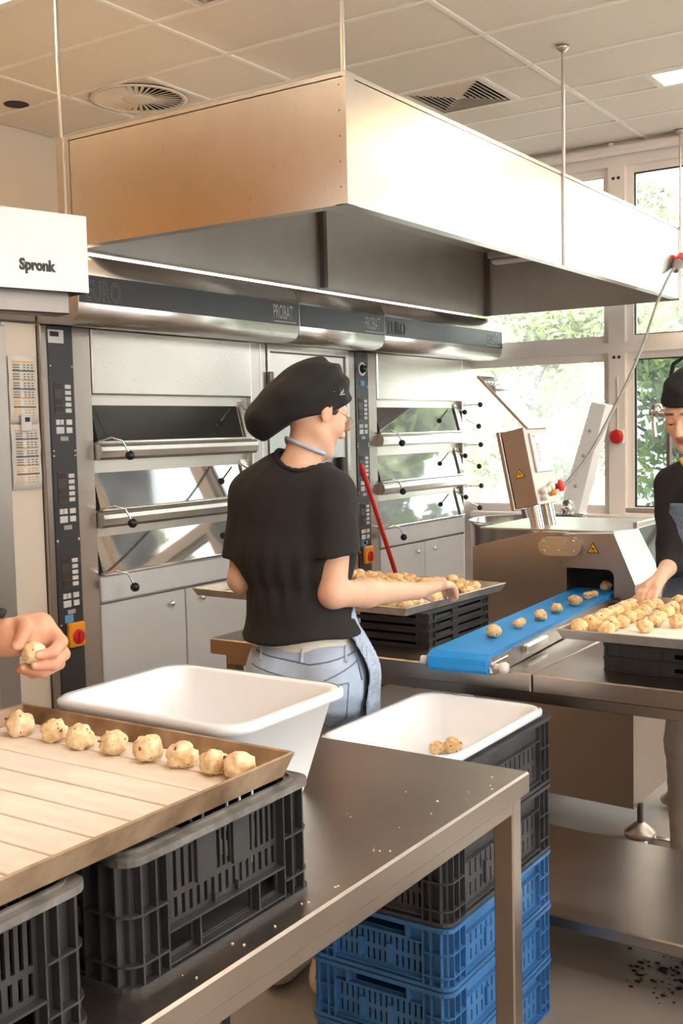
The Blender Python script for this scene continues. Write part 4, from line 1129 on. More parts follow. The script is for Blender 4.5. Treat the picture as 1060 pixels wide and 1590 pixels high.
# control box on two chrome posts: leaning towards the operator
cb = thing('control_box', 'tilted steel control box with touch screen on two chrome posts', 'control box', (4.05, 1.72, 1.18))
for (y, top) in ((.05, .13), (-.065, .13)):
    b = MB(); b.cyl((.02, y, 0), (-.0, y + .022, top + .05), .021, 18); b.build('post', 'chrome', cb)
rmB = Matrix.Rotation(R(35), 4, 'Z') @ Matrix.Rotation(R(-9), 4, 'X') @ Matrix.Rotation(R(-10), 4, 'Y')
TB = R(-11.6)
rmB = Matrix.Translation(Vector((4.03, 1.757, 1.285)) - Vector((4.05, 1.72, 1.18))) @ Matrix.Rotation(TB, 4, 'X')
BWX, BDY, BHZ = .225, .12, .312
b = MB(); b.box(0, BWX, 0, BDY - .02, 0, BHZ, .003, rmB); bx = b.build('case', 'steel_machine', cb)
b = MB(); b.box(-.004, BWX + .004, BDY - .018, BDY, -.004, BHZ + .004, .003, rmB); b.build('rear_cover', 'steel_machine', cb)
b = MB(); b.box(.04, BWX - .02, -.008, .002, BHZ * .41, BHZ * .92, .003, rmB); bz = b.build('screen_bezel', 'screen_bezel', cb)
b = MB(); b.box(.072, BWX - .05, -.0095, -.007, BHZ * .53, BHZ * .82, 0, rmB); b.build('screen', 'screen', bz)
for k in range(5):
    b = MB(); b.box(.078, .098, -.0102, -.0094, BHZ * (.56 + .05 * k), BHZ * (.585 + .05 * k), 0, rmB); b.build('screen_mark', 'print_grey', bz)
b = MB(); b.box(.052, .075, -.0092, -.0078, BHZ * .872, BHZ * .885, 0, rmB); b.build('printed_mark', 'print_dark', bz)
for (u, v, r_, mt) in ((.062, .165, .0145, 'white_knob'), (.10, .175, .0145, 'white_knob'), (.145, .205, .015, 'white_knob'), (.062, .075, .011, 'white_knob'), (.155, .12, .011, 'switch_yellow'), (.18, .13, .010, 'white_knob')):
    b = MB(); b.lathe([(0, -.018), (r_ * .8, -.018), (r_, -.012), (r_, 0)], 14, (0, 0, 0), 'y')
    b.v = [rmB @ (Vector(p) + Vector((u, 0, BHZ * v))) for p in b.v]; b.build('push_button', mt, cb)
b = MB(); b.lathe([(0, -.034), (.018, -.034), (.024, -.028), (.024, -.02), (.012, -.014), (.012, 0)], 18, (0, 0, 0), 'y'); b.v = [rmB @ (Vector(p) + Vector((.203, 0, BHZ * .20))) for p in b.v]; b.build('emergency_stop', 'switch_red', cb)
warning(cb, lambda u, v, k=0: tuple(rmB @ Vector((-.0012 - .0006 * k, .052 - u, BHZ * .42 + v))), .022, True)
rl = rmB @ Matrix.Translation(Vector((.03, .0, BHZ))) @ Matrix.Rotation(R(-40 + 11.6 - 5), 4, 'X')
lid = MB(); lid.plate([0, .185], [0, .30], [(.03, .048, .262, .278), (.06, .078, .262, .278), (.09, .108, .262, .278), (.118, .16, .258, .276)], -.002, .002, lambda u, v, t: tuple(rl @ Vector((u, t, v))))
ld = lid.build('clear_lid', 'clear_plastic', cb)
b = MB(); b.box(-.006, .0, -.006, .006, 0, .30, .002, rl); b.build('lid_edge', 'steel', ld)
b = MB(); b.box(.0, .185, -.006, .006, -.008, .006, .002, rl); b.build('lid_hinge', 'steel', ld)
for o in list(bpy.data.objects):
    if o.parent == cb and o.name.startswith('post'): bpy.data.objects.remove(o)
for x in (4.075, 4.205):
    b = MB(); b.cyl((x - 4.05, .055, -.02), (x - 4.05, .09, .155), .0265, 20); b.build('post', 'chrome', cb)
pts = [(6.82, 2.046, 2.55), (6.673, 2.046, 2.487), (6.315, 2.012, 2.282), (5.96, 1.970, 2.041), (5.552, 1.920, 1.819), (5.142, 1.874, 1.622), (4.695, 1.801, 1.465), (4.352, 1.78, 1.345), (4.22, 1.80, 1.315)]
sm = []
for i in range(len(pts) - 1):
    p0, p1, p2, p3 = [Vector(pts[max(0, min(len(pts) - 1, i + d))]) for d in (-1, 0, 1, 2)]
    for k in range(5):
        t_ = k / 5; sm.append(.5 * ((2 * p1) + (p2 - p0) * t_ + (2 * p0 - 5 * p1 + 4 * p2 - p3) * t_ ** 2 + (3 * p1 - p0 - 3 * p2 + p3) * t_ ** 3))
sm.append(Vector(pts[-1]))
cbl = thing('power_cable', 'grey power cable with red plug hanging from the hood down to the control box', 'cable', tuple(sm[0]))
b = MB(); b.tube([p - sm[0] for p in sm], .0085, 8); b.build('cord', 'cable_grey', cbl)
b = MB(); b.tube([(-.05, 0, -.035), (-.01, 0, .0), (.02, 0, .02)], [.018, .032, .034], 14); b.build('plug', 'cable_grey', cbl)
b = MB(); b.tube([(.015, 0, .018), (.075, -.005, .05)], [.040, .042], 16); b.build('plug_collar', 'switch_red', cbl)
t = tag(link('emergency_button', None, None, (XW, 2.505, 1.51)), 'round red button on the white window mullion', 'button')
b = MB(); b.lathe([(0, -.05), (.03, -.05), (.046, -.04), (.048, -.028), (.03, -.02), (.03, 0)], 20, (0, 0, 0), 'x'); b.build('button_head', 'switch_red', t)
b = MB(); b.box(-.018, 0, -.045, .045, -.045, .045, .006); b.tube([(-.006, 0, .04), (-.004, .0, .4)], .004, 6); b.build('mount', 'frame_white', t)

# spiral mixer behind the machine
mx = thing('spiral_mixer', 'steel mixing bowl and white slanting arm of a dough mixer by the window', 'mixer', (5.42, 2.42, 0))
b = MB(); b.lathe([(0, .62), (.24, .62), (.30, .72), (.312, 1.075), (.322, 1.085), (.322, 1.10), (.308, 1.10), (.298, .74), (.2, .66), (0, .65)], 48); b.build('mixing_bowl', 'steel_bowl', mx)
b = MB(); b.box(-.30, .30, -.30, .30, .0, .60, .03); b.build('base', 'mixer_white', mx)
b = MB(); b.prism([(.07, .55), (-.14, .55), (-.09, 1.10), (-.25, 1.70), (-.17, 1.72), (.02, 1.12)], 'x', .48, .60); ar = b.build('slanting_arm', 'mixer_white', mx)
b = MB(); b.box(.2, .60, -.2, .2, .0, .62, .02); b.build('column', 'mixer_white', mx)
for k, (y, z) in enumerate(((-.075, 1.25), (-.12, 1.42), (-.16, 1.56))):
    b = MB(); b.lathe([(0, -.006), (.008, -.005), (.01, 0)], 8, (.48, y, z), 'x'); b.build('bolt', 'print_grey', ar)
b = MB(); b.lathe([(0, .0), (.035, .0), (.038, .03), (.03, .075), (0, .08)], 16, (.40, -.06, 1.10)); b.box(.38, .44, -.16, .05, 1.085, 1.10, .004); b.build('bowl_lock', 'chrome', mx)
b = MB(); b.tube([(.02, .06, 1.25), (.0, .0, 1.05), (-.02, .05, .9), (.04, .09, .78)], .02, 10); b.build('mixing_hook', 'steel_dark', mx)

# rinse tap behind the right-hand worker
tp = thing('rinse_tap', 'brass and chrome rinse tap standing beside the worker at the right', 'tap', (5.2, 1.60, 0))
b = MB(); b.cyl((0, 0, .0), (0, 0, 1.60), .014, 12); b.build('riser', 'steel_dark', tp)
b = MB(); b.tube([(0, .09, 1.648), (0, .0, 1.638), (0, -.05, 1.635)], [.022, .026, .024], 14); b.build('tap_body', 'chrome', tp)
b = MB(); b.tube([(0, .072, 1.645), (0, .076, 1.59), (0, .07, 1.53)], [.011, .011, .013], 12); b.build('spout', 'chrome', tp)
b = MB(); b.lathe([(0, -.03), (.026, -.028), (.03, 0), (.022, .03), (0, .032)], 14, (0, .06, 1.655)); b.build('valve_cap', 'chrome', tp)
b = MB(); b.tube([(0, .0, 1.62), (0, .005, 1.75), (0, -.02, 1.87), (0, -.10, 1.92), (0, -.17, 1.80), (0, -.13, 1.45), (0, -.06, 1.25)], .011, 10); b.build('hose', 'rubber_black', tp)

# dough on the far trays
RB = [(2.853, 1.128), (2.887, 1.096), (2.925, 1.124), (2.997, 1.128), (3.044, 1.124), (3.117, 1.128), (3.165, 1.128), (3.219, 1.128), (3.266, 1.121), (3.36, 1.128), (3.191, 1.056), (3.273, 1.068), (3.327, 1.065), (3.11, 1.051), (3.06, 1.058), (2.975, 1.05), (2.916, 1.059), (2.864, 1.055), (2.929, 0.969), (3.034, 0.973), (3.107, 0.986), (3.199, 0.991), (3.28, 1.001), (3.34, 0.972), (3.38, 1.009), (3.042, 0.914), (3.247, 0.946)]
for k, (x, y) in enumerate(RB):
    ball(DM[k % 7], x, y, 1.0262, 'dough ball lying in the rows on the tray at the right edge', 'dough balls on the tray at the right edge', k * 1.3, .82 + .12 * random.random(), seed=80 + k)
for k in range(22):
    x, y = 2.85 + .085 * (k % 7) + random.uniform(-.01, .01), .42 + .085 * (k // 7) + random.uniform(-.012, .012)
    ball(DM[k % 7], x, y, 1.0262, 'dough ball lying in the rows on the tray at the right edge', 'dough balls on the tray at the right edge', k * 1.3, .8, seed=None)
rn = random.Random(3)
cnt = 0
for i in range(11):
    for j in range(15):
        x = 2.985 + i * .052 + rn.uniform(-.008, .008) + .0035 * j; y = 1.755 + j * .052 + rn.uniform(-.008, .008) - .003 * i
        if rn.random() < .12: continue
        ball(DM[cnt % 7], x, y, 1.019 + rn.uniform(0, .003), 'lump of raw dough lying close-packed on the woman\'s tray', 'dough lumps on the woman\'s tray', cnt * 2.1, rn.uniform(.8, 1.02), seed=None); cnt += 1
ball(DM[2], 2.545, 1.362, .7315, 'broken dough lump lying in the smaller white tub', 'dough in the smaller tub', 0, 1.0, 400)
ball(DM[4], 2.52, 1.395, .7315, 'dough crumb beside the lump in the smaller white tub', 'dough in the smaller tub', 2, .8, 401)
vs = []; 
b = MB()
for k in range(90):
    x, y = 3.06 + rn.gauss(0, .07), .93 + rn.gauss(0, .07); s = rn.uniform(.002, .012) * (1 if k % 5 else 1.4)
    n = 6; b.add([(x + s * math.cos(a * PI / 3) * rn.uniform(.6, 1), y + s * math.sin(a * PI / 3) * rn.uniform(.6, 1), .0015) for a in range(6)] + [(x, y, .0015 + s * .3)], [(a, (a + 1) % 6, 6) for a in range(6)])
o = b.build('dirt_crumbs', 'dirt'); tag(o, 'dark crumbs of dirt on the floor under the far table shelf', 'dirt', None, 'stuff')
b = MB()
for k in range(34):
    x = rn.uniform(.95, 1.95); y = rn.uniform(.92, .96) if k < 20 else rn.uniform(.93, 1.4); s = rn.uniform(.0008, .0018)
    if y > .95 and x < 1.36: x += .45
    b.cbox((x, y, .9005 + s * .3), (s * 2, s * 1.6, s), Matrix.Rotation(rn.uniform(0, 3), 3, 'Z'))
o = b.build('dough_crumbs', 'dough_pale'); tag(o, 'tiny pale crumbs of dough scattered on the near table', 'crumbs', None, 'stuff')

# ------------------------------------------------------------------ people: smooth bodies from blended distance fields
plain('shirt_black', rgb(34, 31, 31), 0.9, 0, 0.12, 30, 0.25, 400)
plain('cap_black', rgb(24, 23, 24), 0.85, 0, 0.12, 40, 0.25, 500)
plain('denim_light', rgb(168, 184, 206), 0.85, 0, 0.22, 9, 0.25, 500, stretch=(1, 1, .6))
plain('denim_blue', rgb(112, 130, 156), 0.85, 0, 0.22, 12, 0.25, 500)
plain('denim_seam', rgb(110, 124, 146), 0.9)
plain('undershirt', rgb(236, 228, 214), 0.9, 0, 0.03, 20)
plain('trousers_grey', rgb(186, 178, 170), 0.9, 0, 0.08, 10)
plain('shoe_white', rgb(214, 204, 192), 0.7, 0, 0.08, 12)
plain('strap_yellow', rgb(226, 190, 60), 0.8)
plain('hair_brown', rgb(74, 50, 36), 0.6, 0, 0.3, 60)
plain('eye_white', rgb(226, 220, 214), 0.3)
plain('eye_dark', rgb(40, 28, 24), 0.2)
plain('wire_gold', rgb(188, 172, 150), 0.25, 0.9)
plain('emblem_silver', rgb(196, 192, 188), 0.4, 0.5)
glass('lens', (0.97, 0.97, 0.96, 1), 0.0)
def skin_mat(name):
    m, nt, b = _new(name)
    at = nt.nodes.new('ShaderNodeAttribute'); at.attribute_name = 'tone'
    n = nt.nodes.new('ShaderNodeTexNoise'); n.inputs['Scale'].default_value = 35; n.inputs['Detail'].default_value = 4
    tc = nt.nodes.new('ShaderNodeTexCoord'); nt.links.new(tc.outputs['Object'], n.inputs['Vector'])
    mr = nt.nodes.new('ShaderNodeMapRange'); mr.inputs['To Min'].default_value = .90; mr.inputs['To Max'].default_value = 1.08
    nt.links.new(n.outputs['Fac'], mr.inputs['Value'])
    mx = nt.nodes.new('ShaderNodeVectorMath'); mx.operation = 'SCALE'
    nt.links.new(at.outputs['Color'], mx.inputs[0]); nt.links.new(mr.outputs['Result'], mx.inputs['Scale'])
    nt.links.new(mx.outputs['Vector'], b.inputs['Base Color'])
    b.inputs['Roughness'].default_value = .48
    b.inputs['Subsurface Weight'].default_value = .12
    b.inputs['Subsurface Radius'].default_value = (.012, .004, .002); b.inputs['Subsurface Scale'].default_value = .5
    return m
skin_mat('skin')

def A(*p): return np.array(p, dtype=np.float32)
def cap(p, a, b, ra, rb):
    a, b = A(*a), A(*b); ba = b - a
    t = np.clip(((p - a) @ ba) / max(1e-9, float(ba @ ba)), 0, 1)
    return np.linalg.norm(p - a - t[:, None] * ba, axis=1) - (ra + (rb - ra) * t)
def ell(p, c, r, ax=None):
    q = p - A(*c)
    if ax is not None: q = q @ ax            # columns of ax: local axes in person space
    r = A(*r)
    k0 = np.linalg.norm(q / r, axis=1); k1 = np.linalg.norm(q / (r * r), axis=1)
    return k0 * (k0 - 1) / np.maximum(k1, 1e-6)
def smin(a, b, k):
    h = np.clip(.5 + .5 * (b - a) / k, 0, 1)
    return b * (1 - h) + a * h - k * h * (1 - h)
def smax(a, b, k): return -smin(-a, -b, k)
def plane(p, o, n):
    n = A(*n); n = n / np.linalg.norm(n)
    return (p - A(*o)) @ n
def axes2(fu, fw):
    """Axes of a trunk that faces (fu, fw): columns forward, left, up."""
    l = math.hypot(fu, fw); fu, fw = fu / l, fw / l
    return np.array([[fu, -fw, 0], [fw, fu, 0], [0, 0, 1]], dtype=np.float32)
def head_axes(fu, fw, pitch, roll=0.0):
    l = math.hypot(fu, fw); f0 = np.array([fu / l, fw / l, 0]); up = np.array([0, 0, 1.0])
    f = f0 * math.cos(pitch) - up * math.sin(pitch); u = up * math.cos(pitch) + f0 * math.sin(pitch); s = np.cross(u, f)
    s2 = s * math.cos(roll) + u * math.sin(roll); u2 = u * math.cos(roll) - s * math.sin(roll)
    return np.stack([f, s2, u2], axis=1).astype(np.float32)
_rng = np.random.RandomState(5)
_FW = [( _rng.randn(3), _rng.uniform(0, 6.28)) for _ in range(14)]
def folds(p, freq, amp, stretch=(1, 1, 1)):
    q = p * A(*stretch); s = 0
    for i, (d, ph) in enumerate(_FW[:9]):
        f = freq * (1 + .25 * i); s = s + np.sin((q @ d.astype(np.float32)) * f + ph + 1.3 * np.sin((q @ _FW[(i + 4) % 14][0].astype(np.float32)) * f * .45)) / (1 + .35 * i)
    return s * amp / 3.0

def sdf_mesh(f, lo, hi, h):
    """Surface nets over a distance field; only blocks near the surface are sampled finely."""
    lo = np.array(lo, np.float32); hi = np.array(hi, np.float32); B = 8
    nb = np.ceil((hi - lo) / (h * B)).astype(int) + 1
    n = nb * B
    ii = np.stack(np.meshgrid(*[np.arange(k) for k in nb], indexing='ij'), -1).reshape(-1, 3)
    cen = lo + (ii * B + (B - 1) / 2) * h
    fc = f(cen.astype(np.float32))
    F = np.repeat(np.repeat(np.repeat(fc.reshape(nb), B, 0), B, 1), B, 2).astype(np.float32)
    act = ii[np.abs(fc) < B * h * 1.25]
    off = np.stack(np.meshgrid(*[np.arange(B)] * 3, indexing='ij'), -1).reshape(-1, 3)
    for s in range(0, len(act), 400):
        g = (act[s:s + 400, None, :] * B + off[None]).reshape(-1, 3)
        F[g[:, 0], g[:, 1], g[:, 2]] = f((lo + g * h).astype(np.float32))
    S = F < 0
    cnt = np.zeros(tuple(n - 1), np.int8)
    for a in (0, 1):
        for b_ in (0, 1):
            for c in (0, 1):
                cnt += S[a:n[0] - 1 + a, b_:n[1] - 1 + b_, c:n[2] - 1 + c]
    cells = np.argwhere((cnt > 0) & (cnt < 8))
    idx = -np.ones(tuple(n - 1), np.int32); idx[cells[:, 0], cells[:, 1], cells[:, 2]] = np.arange(len(cells))
    acc = np.zeros((len(cells), 3)); num = np.zeros(len(cells))
    cor = [(a, b_, c) for a in (0, 1) for b_ in (0, 1) for c in (0, 1)]
    val = {c: F[cells[:, 0] + c[0], cells[:, 1] + c[1], cells[:, 2] + c[2]] for c in cor}
    for c in cor:
        for ax in range(3):
            if c[ax] == 0:
                d = list(c); d[ax] = 1; d = tuple(d)
                v0, v1 = val[c], val[d]; m = (v0 < 0) != (v1 < 0)
                t = np.where(m, v0 / np.where(m, v0 - v1, 1), 0)
                pt = np.tile(np.array(c, float), (len(cells), 1)); pt[:, ax] += t
                acc += pt * m[:, None]; num += m
    V = lo + (cells + acc / num[:, None]) * h
    Q = []
    for ax in range(3):
        sl0 = [slice(1, n[k] - 1) for k in range(3)]; sl1 = list(sl0)
        sl0[ax] = slice(0, n[ax] - 1); sl1[ax] = slice(1, n[ax])
        s0, s1 = S[tuple(sl0)], S[tuple(sl1)]
        e = np.argwhere(s0 != s1); flip = s0[e[:, 0], e[:, 1], e[:, 2]]
        o = np.array([1, 1, 1]); o[ax] = 0; e = e + o
        b1, b2 = [k for k in range(3) if k != ax]
        q = []
        for (d1, d2) in ((0, 0), (1, 0), (1, 1), (0, 1)):
            g = e.copy(); g[:, b1] -= d1; g[:, b2] -= d2
            q.append(idx[g[:, 0], g[:, 1], g[:, 2]])
        q = np.stack(q, 1)
        if ax == 1: flip = ~flip
        q = np.where(flip[:, None], q, q[:, ::-1])
        Q.append(q[(q >= 0).all(1)])
    return V, np.concatenate(Q)
def sdf_part(name, f, lo, hi, h, mat, parent, tone=None, relax=1):
    V, Q = sdf_mesh(f, lo, hi, h)
    for _ in range(relax):                       # light smoothing along edges
        acc = np.zeros_like(V); num = np.zeros(len(V))
        for a, b_ in ((0, 1), (1, 2), (2, 3), (3, 0)):
            np.add.at(acc, Q[:, a], V[Q[:, b_]]); np.add.at(acc, Q[:, b_], V[Q[:, a]]); np.add.at(num, Q[:, a], 1); np.add.at(num, Q[:, b_], 1)
        V = V * .5 + .5 * acc / np.maximum(num, 1)[:, None]
    me = bpy.data.meshes.new(name)
    me.vertices.add(len(V)); me.vertices.foreach_set('co', V.astype(np.float32).ravel())
    me.loops.add(Q.size); me.loops.foreach_set('vertex_index', Q.ravel().astype(np.int32))
    me.polygons.add(len(Q)); me.polygons.foreach_set('loop_start', np.arange(0, Q.size, 4, dtype=np.int32)); me.polygons.foreach_set('loop_total', np.full(len(Q), 4, dtype=np.int32))
    me.update(); me.validate()
    me.polygons.foreach_set('use_smooth', np.ones(len(me.polygons), bool))
    if tone is not None:
        at = me.color_attributes.new('tone', 'FLOAT_COLOR', 'POINT')
        c = np.ones((len(V), 4), np.float32); c[:, :3] = tone(V.astype(np.float32)); at.data.foreach_set('color', c.ravel())
    me.materials.append(MATS[mat])
    return link(name, me, parent)

def near(fn):
    """Evaluate a costly field only close to where it lives (box lo..hi); elsewhere return a safe distance to that box."""
    def g(p, lo, hi):
        lo, hi = A(*lo), A(*hi); m = .05
        d = np.linalg.norm(np.maximum(np.maximum(lo - p, p - hi), 0), axis=1)
        out = d + m * .6
        k = d < m
        if k.any(): out[k] = fn(p[k])
        return out
    return g
def head_sdf(p, c, ax, s=1.0):
    c_ = np.array(c); return near(lambda q: head_sdf0(q, c, ax, s))(p, c_ - .15, c_ + .15)
def head_sdf0(p, c, ax, s=1.0):
    q = ((p - A(*c)) @ ax) / s
    qa = q.copy(); qa[:, 1] = np.abs(qa[:, 1])
    d = ell(q, (-.014, 0, .03), (.096, .076, .096))
    d = smin(d, ell(q, (.034, 0, -.03), (.058, .058, .085)), .03)
    d = smin(d, cap(qa, (.0, .046, -.058), (.058, .014, -.098), .020, .018), .025)
    d = smin(d, ell(q, (.070, 0, -.100), (.022, .022, .018)), .02)
    d = smin(d, ell(qa, (.056, .036, -.022), (.028, .026, .026)), .02)
    d = smin(d, cap(qa, (.082, .012, .030), (.066, .045, .030), .012, .010), .016)
    d = smax(d, -ell(qa, (.101, .031, .006), (.018, .019, .013)), .012)
    d = smin(d, cap(q, (.088, 0, .018), (.113, 0, -.028), .0075, .0115), .012)
    d = smin(d, ell(qa, (.102, .010, -.033), (.012, .009, .008)), .008)
    d = smin(d, ell(q, (.085, 0, -.059), (.011, .024, .0065)), .006)
    d = smin(d, ell(q, (.082, 0, -.071), (.011, .020, .0065)), .006)
    e = ell(qa, (-.014, .079 , -.002), (.020, .0075, .033))
    e = smax(e, -ell(qa, (-.008, .087, .003), (.011, .006, .020)), .004)
    d = smin(d, e, .005)
    d = smin(d, ell(qa, (.0795, .031, .0075), (.0135, .0145, .0115)), .004)
    return d * s
def head_tone(p, c, ax, base, s=1.0, brow=(.10, .06, .04)):
    q = ((p - A(*c)) @ ax) / s
    qa = q.copy(); qa[:, 1] = np.abs(qa[:, 1])
    col = np.tile(np.array(base, np.float32), (len(p), 1))
    def blend(w, cc):
        nonlocal col
        w = np.clip(w, 0, 1)[:, None]; col = col * (1 - w) + np.array(cc, np.float32) * w
    blend(.30 * np.exp(-((qa - A(.065, .04, -.025)) ** 2).sum(1) / .0006), (base[0], base[1] * .62, base[2] * .55))
    blend(.35 * np.exp(-((q - A(.108, 0, -.028)) ** 2).sum(1) / .00025), (base[0], base[1] * .66, base[2] * .6))
    blend(.5 * np.exp(-((qa - A(-.012, .080, -.004)) ** 2).sum(1) / .0008), (base[0], base[1] * .6, base[2] * .52))
    lip = np.maximum(np.abs(q[:, 1]) / .024, np.abs(q[:, 2] + .0645) / .013); blend((1.15 - lip) * 3 * (q[:, 0] > .075), (.46, .16, .13))
    mouth = np.maximum(np.abs(q[:, 1]) / .024, np.abs(q[:, 2] + .0645) / .0022); blend((1.2 - mouth) * .9 * (q[:, 0] > .07), (.20, .07, .06))
    lash = np.maximum(np.abs(qa[:, 1] - .031) / .0135, np.abs(q[:, 2] + .003) / .0018); blend((1.2 - lash) * 3 * (q[:, 0] > .06), (.06, .035, .03))
    br = np.maximum(np.abs(qa[:, 1] - .032) / .020, np.abs(qa[:, 2] - .034 + (qa[:, 1] - .03) * .15) / .0045); blend((1.15 - br) * 4 * (q[:, 0] > .05), brow)
    return col
def eyes(parent, c, ax, s=1.0):
    for sd in (-1, 1):
        o = A(*c) + ax @ (A(.0775, .031 * sd, .004) * s)
        b = MB(); b.lathe([(0, -.012), (.006, -.0104), (.0104, -.006), (.012, 0), (.0104, .006), (.006, .0104), (0, .012)], 14, tuple(float(x) for x in o)); e = b.build('eye', 'eye_white', parent)
        o2 = o + ax @ (A(.0065, 0, -.0075) * s)
        b = MB(); b.lathe([(0, -.0052), (.0036, -.0036), (.0052, 0), (.0036, .0036), (0, .0052)], 10, tuple(float(x) for x in o2)); b.build('iris', 'eye_dark', e)
def hand_caps(p, caps, k=.006):
    pts = np.array([q for c in caps for q in c[:2]]); return near(lambda q: hand_caps0(q, caps, k))(p, pts.min(0) - .035, pts.max(0) + .035)
def hand_caps0(p, caps, k=.006):
    d = None
    for (a, b_, ra, rb) in caps:
        c = cap(p, a, b_, ra, rb); d = c if d is None else smin(d, c, k)
    return d
SK = rgb(224, 180, 152)[:3]
PERSON_RZ = YAW - R(90)

# --- the woman in the centre, seen from behind
wo = thing('person', 'worker in black T-shirt, slouchy black cap and blue jeans seen from behind', 'person', (2.47, 1.83, 0), PERSON_RZ)
TF = axes2(.42, .91)
HC = (.080, .035, 1.646); HA = head_axes(.80, .60, R(20)); HS = .97
J = dict(ls=(-.120, .10, 1.415), rs=(.138, -.045, 1.415), le=(-.142, .075, 1.175), re=(.120, -.085, 1.150), lw=(-.03, .30, 1.13), rw=(.368, .150, 1.118))
hd = np.array([.80, .60, 0.0]); lt = np.array([-.60, .80, 0.0]); up = np.array([0, 0, 1.0])
Kn = np.array([.436, .205, 1.130])
fing = [(J['rw'], tuple(Kn + lt * .014), .024, .019), (J['rw'], tuple(Kn - lt * .018), .024, .017), (tuple(Kn + lt * .026), tuple(Kn - lt * .030), .015, .0135)]
for off, ln, r0 in ((.029, .95, .0098), (.009, 1.06, .0100), (-.012, 1.0, .0095), (-.031, .82, .0084)):
    b0 = Kn + lt * off; m1 = b0 + hd * .036 * ln - up * .006; m2 = m1 + hd * .016 * ln - up * .026 * ln; m3 = m2 + hd * .002 - up * .020 * ln
    fing += [(tuple(b0), tuple(m1), r0 * 1.12, r0), (tuple(m1), tuple(m2), r0, r0 * .92), (tuple(m2), tuple(m3), r0 * .92, r0 * .8)]
t0 = np.array(J['rw']) + hd * .03 + lt * .022 - up * .006; t1 = t0 + hd * .034 + lt * .020 - up * .018; t2 = t1 + hd * .03 - lt * .004 - up * .018
fing += [(tuple(t0), tuple(t1), .014, .0115), (tuple(t1), tuple(t2), .0110, .0085)]
lh = np.array([.55, .80, -.25]); lh /= np.linalg.norm(lh); ll = np.array([.82, -.55, 0])
lf = [(J['lw'], tuple(np.array(J['lw']) + lh * .075 + ll * .014), .023, .018), (J['lw'], tuple(np.array(J['lw']) + lh * .07 - ll * .018), .023, .017)]
for off, ln in ((.028, .9), (.010, 1.0), (-.010, .96), (-.028, .8)):
    b0 = np.array(J['lw']) + lh * .08 + ll * off; m1 = b0 + lh * .035 * ln; m2 = m1 + lh * .02 * ln - up * .02
    lf += [(tuple(b0), tuple(m1), .0105, .0095), (tuple(m1), tuple(m2), .0095, .008)]
b0 = np.array(J['lw']) + lh * .03 + ll * .024; lf += [(tuple(b0), tuple(b0 + lh * .05 + ll * .015 - up * .01), .0125, .009)]
def w_trunk(p, g=0.0):
    d = ell(p, (.012, .045, 1.335), (.108 + g, .158 + g, .20 + g), TF)
    d = smin(d, cap(p, (-.10, .092, 1.415), (.118, -.020, 1.415), .054 + g, .054 + g), .06)
    d = smin(d, ell(p, (.022, .03, 1.13), (.102 + g, .135 + g, .15), TF), .07)
    d = smin(d, ell(p, (.036, .03, .93), (.118 + g, .158 + g, .14), TF), .07)
    return d
def w_legs(p, g=0.0):
    d = cap(p, (-.040, .070, .90), (-.045, .055, .48), .088 + g, .058 + g)
    d = smin(d, cap(p, (-.045, .055, .48), (-.05, .03, .09), .058 + g, .044 + g), .03)
    e = cap(p, (.115, -.005, .90), (.10, -.01, .48), .088 + g, .058 + g)
    e = smin(e, cap(p, (.10, -.01, .48), (.085, -.03, .09), .058 + g, .044 + g), .03)
    return smin(d, e, .02)
def w_neck(p): return cap(p, (.012, .005, 1.43), (.066, .028, 1.60), .056, .050)
def w_arms(p, g=0.0, fore=True):
    d = smin(cap(p, J['rs'], J['re'], .046 + g, .038 + g), cap(p, J['ls'], J['le'], .046 + g, .038 + g), .001)
    if fore:
        mid = tuple(np.array(J['re']) * .62 + np.array(J['rw']) * .38)
        d = smin(d, cap(p, J['re'], mid, .037, .0385), .02); d = smin(d, cap(p, mid, J['rw'], .0385, .0245), .02)
        d = smin(d, cap(p, J['le'], J['lw'], .040, .025), .02)
    return d
def w_body(p):
    d = smin(w_trunk(p, -.02), w_legs(p, -.016), .03)
    d = smin(d, w_neck(p), .045)
    d = smin(d, head_sdf(p, HC, HA, HS), .022)
    d = smin(d, w_arms(p), .03)
    d = smin(d, hand_caps(p, fing, .005), .006)
    return smin(d, hand_caps(p, lf, .005), .006)
def w_tone(p):
    c = head_tone(p, HC, HA, SK, HS, (.16, .10, .06))
    for q in (tuple(Kn + hd * .036), J['re']):
        w = .35 * np.exp(-((p - A(*q)) ** 2).sum(1) / .0012)[:, None]; c = c * (1 - w) + np.array((SK[0], SK[1] * .66, SK[2] * .58), np.float32) * w
    return c
sdf_part('body', w_body, (-.24, -.2, .03), (.56, .5, 1.80), .0045, 'skin', wo, w_tone, 1)
eyes(wo, HC, HA, HS)
